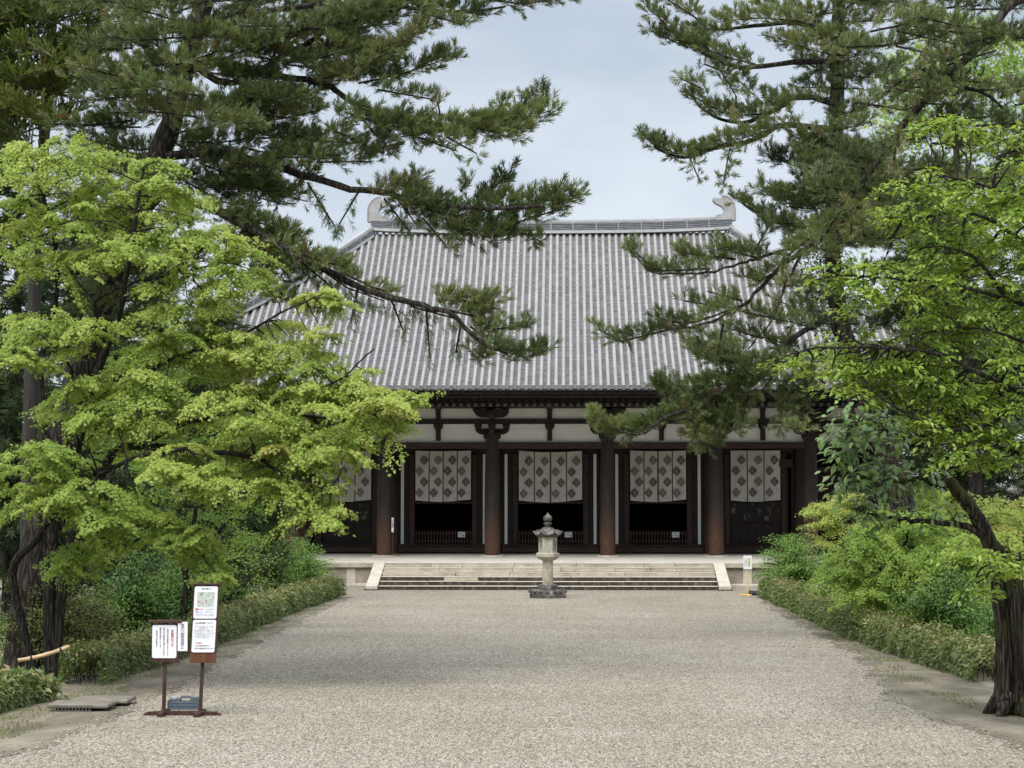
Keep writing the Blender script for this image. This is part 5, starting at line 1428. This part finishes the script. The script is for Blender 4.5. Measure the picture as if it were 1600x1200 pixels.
# ---- hollow old tree, right foreground, with glossy leaves
t = Tree('old_tree', 'hollow old tree with split mossy trunk and glossy leaves at right', 'tree', base_at(1583, 30.6))
TB = 30.6
l = smooth_line([P(1583, 1112, TB), P(1584, 1040, TB), P(1579, 960, TB), P(1571, 900, TB), P(1568, 868, TB)], 6)
n = 44; vs = []
for i, p in enumerate(l):
    q = i / (len(l) - 1); rad = .235 + .09 * (1 - q) ** 4 + (.02 if q > .9 else 0)
    for k in range(n):
        a = 2 * math.pi * k / n
        groove = -.17 * math.exp(-((a - 4.45 + .3 * q) / .22) ** 2) - .09 * math.exp(-((a - 5.4 + .2 * q) / .16) ** 2) - .06 * math.exp(-((a - 3.6) / .14) ** 2)
        rr = rad * (1 + .10 * math.sin(3 * a + 1) + .06 * math.sin(7 * a + q * 5) + .03 * math.sin(13 * a + q * 11)) + groove + random.gauss(0, .008)
        vs.append((p.x + rr * math.cos(a), p.y + rr * math.sin(a), p.z + (.07 * math.sin(4 * a + 1) + random.gauss(0, .03) if i == len(l) - 1 else 0)))
m = len(l); c = l[-1] + Vector((0, 0, -.25)); vs.append(tuple(c))
fs = [(i*n+k, i*n+(k+1) % n, i*n+n+(k+1) % n, i*n+n+k) for i in range(m - 1) for k in range(n)] + [((m-1)*n+k, (m-1)*n+(k+1) % n, m*n) for k in range(n)]
t.mb.add(vs, fs)
for a in range(7):                 # root flare
    q = a * .9 + .3; b = Vector(base_at(1586, TB)); d = Vector((math.cos(q), math.sin(q), 0))
    t.mb.tube([b + d * .22 + Vector((0, 0, .32)), b + d * .38 + Vector((0, 0, .10)), b + d * .50 + Vector((0, 0, -.04))], [.13, .10, .06], 7)
t.limb([(1585, 960, 30.9), (1580, 900, 30.8), (1548, 850, 30.6), (1521, 797, 30.5), (1487, 756, 30.4), (1465, 722, 30.4), (1440, 690, 30.4)], TB, .17, .06, .012, 10)
t.limb([(1487, 756, 30.4), (1476, 752, 30.3), (1450, 743, 30.2), (1420, 751, 30.1), (1379, 752, 30), (1345, 745, 30)], TB, .06, .02, .012, 7)
t.limb([(1540, 836, 30.6), (1500, 820, 30.4), (1461, 816, 30.2), (1424, 812, 30.1), (1386, 809, 30), (1350, 800, 30)], TB, .06, .018, .012, 7)
t.limb([(1465, 722, 30.4), (1430, 690, 30.2), (1380, 672, 30.1), (1330, 665, 30)], TB, .045, .015, .012, 6)
def clumps(poly, nn, Y, dY, per, size, r):
    pp = spread(poly, nn); C = PA(pp, Y + rng.uniform(-dY, dY, nn)); t.twigs(C, .012, .005, 2)
    for cc in C:
        k = per; off = rng.normal(0, r, (k, 3)); out_ = off / np.linalg.norm(off, axis=1, keepdims=True)
        nrm = out_ * .35 + np.array([0, -.25, .75]) + rng.normal(0, .35, (k, 3)); tip = out_ + np.array([0, 0, -.55]) + rng.normal(0, .3, (k, 3))
        t.lv.add(OVAL, cc + off, frame(nrm, tip), size * rng.uniform(.7, 1.2, k), np.clip(rng.normal(.5, .25, k), 0, 1))
clumps([(1282, 665), (1300, 645), (1350, 635), (1400, 645), (1420, 690), (1360, 700), (1300, 690)], 30, 30, .5, 12, .165, .11)
clumps([(1292, 705), (1320, 698), (1330, 730), (1300, 725)], 7, 30, .2, 11, .165, .09)
clumps([(1310, 740), (1360, 720), (1440, 715), (1470, 735), (1440, 760), (1340, 775), (1300, 770)], 26, 30, .4, 12, .165, .11)
clumps([(1318, 790), (1360, 785), (1395, 800), (1385, 820), (1340, 825)], 13, 30, .3, 11, .165, .10)
clumps([(1430, 800), (1500, 790), (1500, 815), (1440, 830)], 8, 30.3, .3, 12, .12, .09)
t.done('bark_moss', 'glossy')

# ---- bright cherry-like tree, trunk off the right edge
t = Tree('cherry_tree', 'fresh bright green tree whose leafy sprays enter from the right edge', 'tree', base_at(1720, 28.5))
t.limb([(1720, 1134), (1712, 800), (1690, 500), (1670, 250), (1660, 100)], 28.5, .2, .06, .015, 10)
LB = [[(1705, 520, 28.5), (1640, 490, 28.2), (1574, 467, 28), (1520, 452, 27.8), (1476, 441, 27.7), (1409, 437, 27.6), (1330, 430, 27.5), (1274, 437, 27.5)],
      [(1705, 660, 28.5), (1600, 617, 28), (1532, 584, 27.7), (1472, 554, 27.5), (1390, 544, 27.4), (1320, 542, 27.3), (1262, 546, 27.3), (1212, 563, 27.3)],
      [(1600, 617, 28), (1550, 660, 27.8), (1487, 672, 27.6), (1412, 644, 27.4), (1350, 600, 27.3)],
      [(1705, 750, 28.5), (1640, 725, 28.2), (1600, 711, 28), (1547, 697, 27.8), (1480, 700, 27.6)],
      [(1680, 360, 28.5), (1610, 320, 28.3), (1577, 307, 28.2), (1525, 285, 28), (1470, 275, 27.9), (1431, 270, 27.8)],
      [(1690, 430, 28.5), (1600, 380, 28.2), (1540, 340, 28), (1480, 335, 27.9), (1410, 345, 27.8)],
      [(1574, 467, 28), (1520, 400, 27.9), (1460, 385, 27.8)],
      [(1700, 600, 28.5), (1620, 545, 28.2), (1560, 520, 28), (1500, 510, 27.8)]]
for l in LB: t.limb(l, 28, .04, .008, .008, 6)
BP = dict(spokes=6, thick=.08, droop=.25, per=90, tmpl=OVAL, size=.112, flat=.85, hang=.25, jit=.32, camside=.3)
def bp(poly, n, tint=.5): t.polypads(poly, n, 27.8, .7, (26, 54), tint=(tint, .17), **BP)
bp([(1385, 290), (1440, 268), (1500, 280), (1560, 300), (1630, 310), (1630, 380), (1540, 370), (1450, 365), (1395, 335)], 26, .6)
bp([(1265, 445), (1300, 415), (1380, 402), (1450, 425), (1540, 440), (1520, 470), (1440, 480), (1370, 490), (1310, 470)], 26, .55)
bp([(1430, 375), (1540, 380), (1560, 430), (1480, 420)], 10, .5)
bp([(1205, 566), (1250, 545), (1330, 530), (1400, 530), (1470, 540), (1440, 570), (1340, 590), (1240, 580)], 26, .58)
bp([(1310, 570), (1440, 560), (1540, 585), (1560, 640), (1480, 660), (1380, 630), (1320, 600)], 34, .5)
bp([(1400, 500), (1480, 480), (1560, 500), (1500, 530), (1420, 525)], 10, .45)
bp([(1400, 650), (1500, 650), (1620, 670), (1640, 720), (1540, 730), (1460, 700)], 26, .52)
bp([(1540, 560), (1640, 540), (1640, 660), (1580, 650)], 12, .5)
bp([(1555, 380), (1640, 360), (1640, 500), (1580, 490)], 14, .42)
bp([(1570, 200), (1640, 190), (1640, 310), (1590, 300)], 10, .5)
bp([(1430, 185), (1520, 170), (1530, 210), (1450, 215)], 6, .6)
t.limb([(1712, 830, 28.5), (1645, 858, 28.2), (1580, 885, 28), (1525, 902, 27.8)], 28, .03, .008, .008, 6)
bp([(1520, 880), (1600, 860), (1640, 900), (1560, 925), (1500, 920)], 9, .55)
t.done('bark_dark', 'bright')

# ---- broadleaf tree in the right background
t = Tree('broadleaf_tree', 'mid green broadleaf tree behind the slanting pine limb', 'tree', base_at(1520, 56))
t.limb([(1525, 960), (1520, 600), (1500, 350), (1490, 150)], 56, .22, .06)
t.polypads([(1400, 60), (1500, 20), (1640, 40), (1650, 480), (1560, 560), (1460, 470), (1400, 250)], 70, 55, 1.6, (30, 60), .22, .3, 260, OVAL, .16, (.45, .2), camside=.3)
t.done('bark_dark', 'maple_green')

# ---- dark evergreen behind the right boughs
t = Tree('evergreen_tree', 'dark evergreen tree showing between the right boughs and the roof hip', 'tree', base_at(1340, 64))
t.limb([(1340, 938), (1335, 700), (1310, 520), (1285, 420)], 64, .16, .04)
t.polypads([(1238, 400), (1290, 375), (1335, 400), (1350, 520), (1310, 560), (1262, 535), (1240, 470)], 34, 63.5, .9, (14, 28), .2, .3, 90, OVAL, .14, (.3, .2), camside=.3)
t.done('bark_dark', 'needle_dark')

# ---- clipped hedges
def hedge(label, pts, width, h, seed, lsize=.10, n_per=1350, name='hedge'):
    rn = np.random.default_rng(seed)
    A = np.array([tuple(p) for p in densify(pts, .05)]); L = len(A) * .05; N = int(L * n_per)
    t = Tree(name, label, 'hedge', tuple(A[0])); i = rn.integers(0, len(A), N)
    tan = np.gradient(A, axis=0); tan /= np.linalg.norm(tan, axis=1, keepdims=True) + 1e-9
    side = np.stack([tan[:, 1], -tan[:, 0], np.zeros(len(A))], 1)
    s_ = i * .05
    hh = h * (1 + .15 * np.sin(s_ * 2.1 + seed) + .07 * np.sin(s_ * 5.3 + 2 * seed) + .07 * np.sin(s_ * 11 + seed)); ww = width * (1 + .10 * np.sin(s_ * 1.7 + seed * 3) + .06 * np.sin(s_ * 6.1))
    th = rn.uniform(-.1, np.pi + .1, N); dep = 1 - np.abs(rn.normal(0, .12, N))
    # squarish section
    cx, sz = np.cos(th), np.sin(th); k = np.maximum(np.abs(cx), np.abs(sz)) ** .75
    ox = cx / k * ww / 2 * dep; oz = np.clip(.10 + sz / k * (hh - .10) * dep, .02, None)
    pos = A[i] + side[i] * ox[:, None]; pos[:, 2] = oz
    pos += rn.normal(0, .045, (N, 3)); pos[:, 2] = np.abs(pos[:, 2])
    nrm = side[i] * (cx * .7)[:, None] + np.array([0, -.1, .6]) * 1 + rn.normal(0, .45, (N, 3)); tip = side[i] * cx[:, None] + np.array([0, 0, .1]) + rn.normal(0, .5, (N, 3)); tip[:, 2] -= .25
    top = sz > .75
    clump = np.sin(pos[:, 0] * 4.1 + seed) * np.sin(pos[:, 1] * 2.7) * .12
    tg = np.clip(rn.normal(.42, .2, N) + clump + top * rn.normal(.2, .15, N), 0, 1)
    t.lv.add(HLEAF, pos, frame(nrm, tip), lsize * rn.uniform(.7, 1.25, N), tg)
    for j in range(0, len(A), 7):
        p = Vector(A[j]); 
        for _ in range(3):
            q = p + Vector((random.uniform(-.3, .3) * width, random.uniform(-.2, .2), 0)); t.mb.tube([q, q + Vector((random.gauss(0, .08), random.gauss(0, .08), h * .55)), q + Vector((random.gauss(0, .14), random.gauss(0, .14), h * .92))], [.010, .007, .004], 4)
    return t.done('bark_dark', 'hedge', 'stems', 'foliage')
def gp(px, py): v = G(px, py); v.z = 0; return v
hedge('long low clipped hedge with brownish tips along the left gravel edge', [gp(520, 930), gp(430, 960), gp(345, 995), gp(255, 1030), gp(165, 1056), gp(125, 1071)], .8, .60, 3)
hedge('short near hedge piece left of the bamboo rail', [gp(52, 1092), gp(-60, 1118), gp(-120, 1130)], .8, .47, 5, .135, 1000)
hedge('long low clipped hedge with brown tips along the right gravel edge', [gp(1205, 932), gp(1262, 957), gp(1340, 993), gp(1420, 1022), gp(1500, 1048), gp(1562, 1066)], .85, .62, 8)

# ---- ground cover
def scatter(name, n, fn, tmpl, m, size, kind='stuff', tint=(.5, .2)):
    lv = Leaves(); pos = fn(n); N = len(pos)
    nrm = rng.normal(0, .5, (N, 3)) + np.array([0, -1, .3]); tip = rng.normal(0, .45, (N, 3)) + np.array([0, 0, 1])
    lv.add(tmpl, pos, frame(nrm, tip), size * rng.uniform(.5, 1.3, N), np.clip(rng.normal(*tint, N), 0, 1))
    return setp(lv.build(name, m), kind=kind)
def verge(n):
    o = []
    for _ in range(n):
        y = 27 + 38 * random.random() ** 1.4; s = random.random()
        if s < .5: x = gl(y) - random.uniform(.35, 1.0) if y > 42 else gl(y) - random.uniform(.75, 1.7)
        else: x = gr(y) + random.uniform(.2, .8) + (max(0, 38 - y) * .12)
        if math.sin(x * 3.1 + y * 1.3) + math.sin(y * 2.3) + random.gauss(0, .5) > -.2: o.append((x, y, .0))
    return np.array(o)
scatter('moss_tufts', 16000, verge, BLADE, M['moss'], .05)
def under(n):
    o = []
    for _ in range(n):
        y = random.uniform(28, 70); s = random.choice((-1, 1))
        x = (gl(y) - random.uniform(2.4, 9)) if s < 0 else (gr(y) + random.uniform(2.8, 8)); o.append((x, y, 0))
    return np.array(o)
scatter('undergrowth', 30000, under, LANCE, M['shrub'], .16, tint=(.3, .2))
# loose stones thrown onto the verges
def stones():
    mb = MB()
    O = [(1, 0, 0), (-1, 0, 0), (0, 1, 0), (0, -1, 0), (0, 0, 1), (0, 0, -1)]; FF = [(0, 2, 4), (2, 1, 4), (1, 3, 4), (3, 0, 4), (2, 0, 5), (1, 2, 5), (3, 1, 5), (0, 3, 5)]
    for _ in range(5200):
        y = 20 + 44 * random.random() ** 1.8; e = gl(y) if random.random() < .5 else gr(y); x = e + random.gauss(0, .16); s = random.uniform(.008, .02); a = random.random() * 6
        c, d = math.cos(a), math.sin(a)
        mb.add([(x + (u * c - v * d) * s * random.uniform(.8, 1.4), y + (u * d + v * c) * s, .014 + w_ * s * .7) for u, v, w_ in O], FF)
    return setp(mb.build('loose_gravel', M['pebble'], None), kind='stuff')
stones()
# fallen leaves on the verge
lv = Leaves(); pts = []
for _ in range(420):
    y = random.uniform(23, 60); s = random.choice((-1, 1)); x = gl(y) - random.triangular(-3.5, .9, 0) if s < 0 else gr(y) + random.triangular(-3.5, 1.2, 0); pts.append((x, y, .022))
lv.add(OVAL, np.array(pts), frame(rng.normal(0, .12, (420, 3)) + np.array([0, 0, 1]), rng.normal(0, 1, (420, 3))), rng.uniform(.05, .10, 420), rng.uniform(.85, 1, 420))
setp(lv.build('fallen_leaves', M['hedge']), kind='stuff')

# ---- far woods closing the view on both sides of the hall
def woods():
    lv = Leaves(); N = 90000; pos = []
    cl = []
    for _ in range(420):
        s_ = random.choice((-1, 1)); x = s_ * random.uniform(24, 85); y = random.uniform(122, 150); cl.append((x, y, random.uniform(0, 1) ** .8 * (12 + 3 * math.sin(x * .4) + 2 * math.sin(x * 1.1)), random.uniform(1.2, 2.6)))
    cl = np.array(cl); i = rng.integers(0, len(cl), N)
    off = rng.normal(0, .5, (N, 3)); pos = cl[i, :3] + off * cl[i, 3:4]; pos[:, 2] = np.abs(pos[:, 2])
    lv.add(OVAL, pos, frame(rng.normal(0, .6, (N, 3)) + np.array([0, -.6, .6]), rng.normal(0, 1, (N, 3))), rng.uniform(.35, .7, N), np.clip(rng.normal(.4, .2, len(cl))[i] + rng.normal(0, .12, N), 0, .9))
    return setp(lv.build('distant_woods', M['needle_dark']), kind='stuff')
woods()

# ---- white walled outbuilding glimpsed beyond the right end
ob = thing('side_building', 'white walled side building with grey roof glimpsed beyond the right trees', 'building', (31, 112, 0))
MB().box(21, 40, 109, 118, 0, 4.2).build('wall', M['plaster_white'], ob)
MB().prism([(107.4, 4.1), (113.5, 7.2), (119.6, 4.1), (119.6, 3.9), (107.4, 3.9)], 'x', 19.8, 41.2).build('roof', M['far_roof'], ob)
mb = MB()
for x in (23, 27, 31, 35, 39): mb.box(x - .15, x + .15, 108.9, 108.98, 0, 4.05)
mb.build('timber_post', M['wood_brown'], ob)
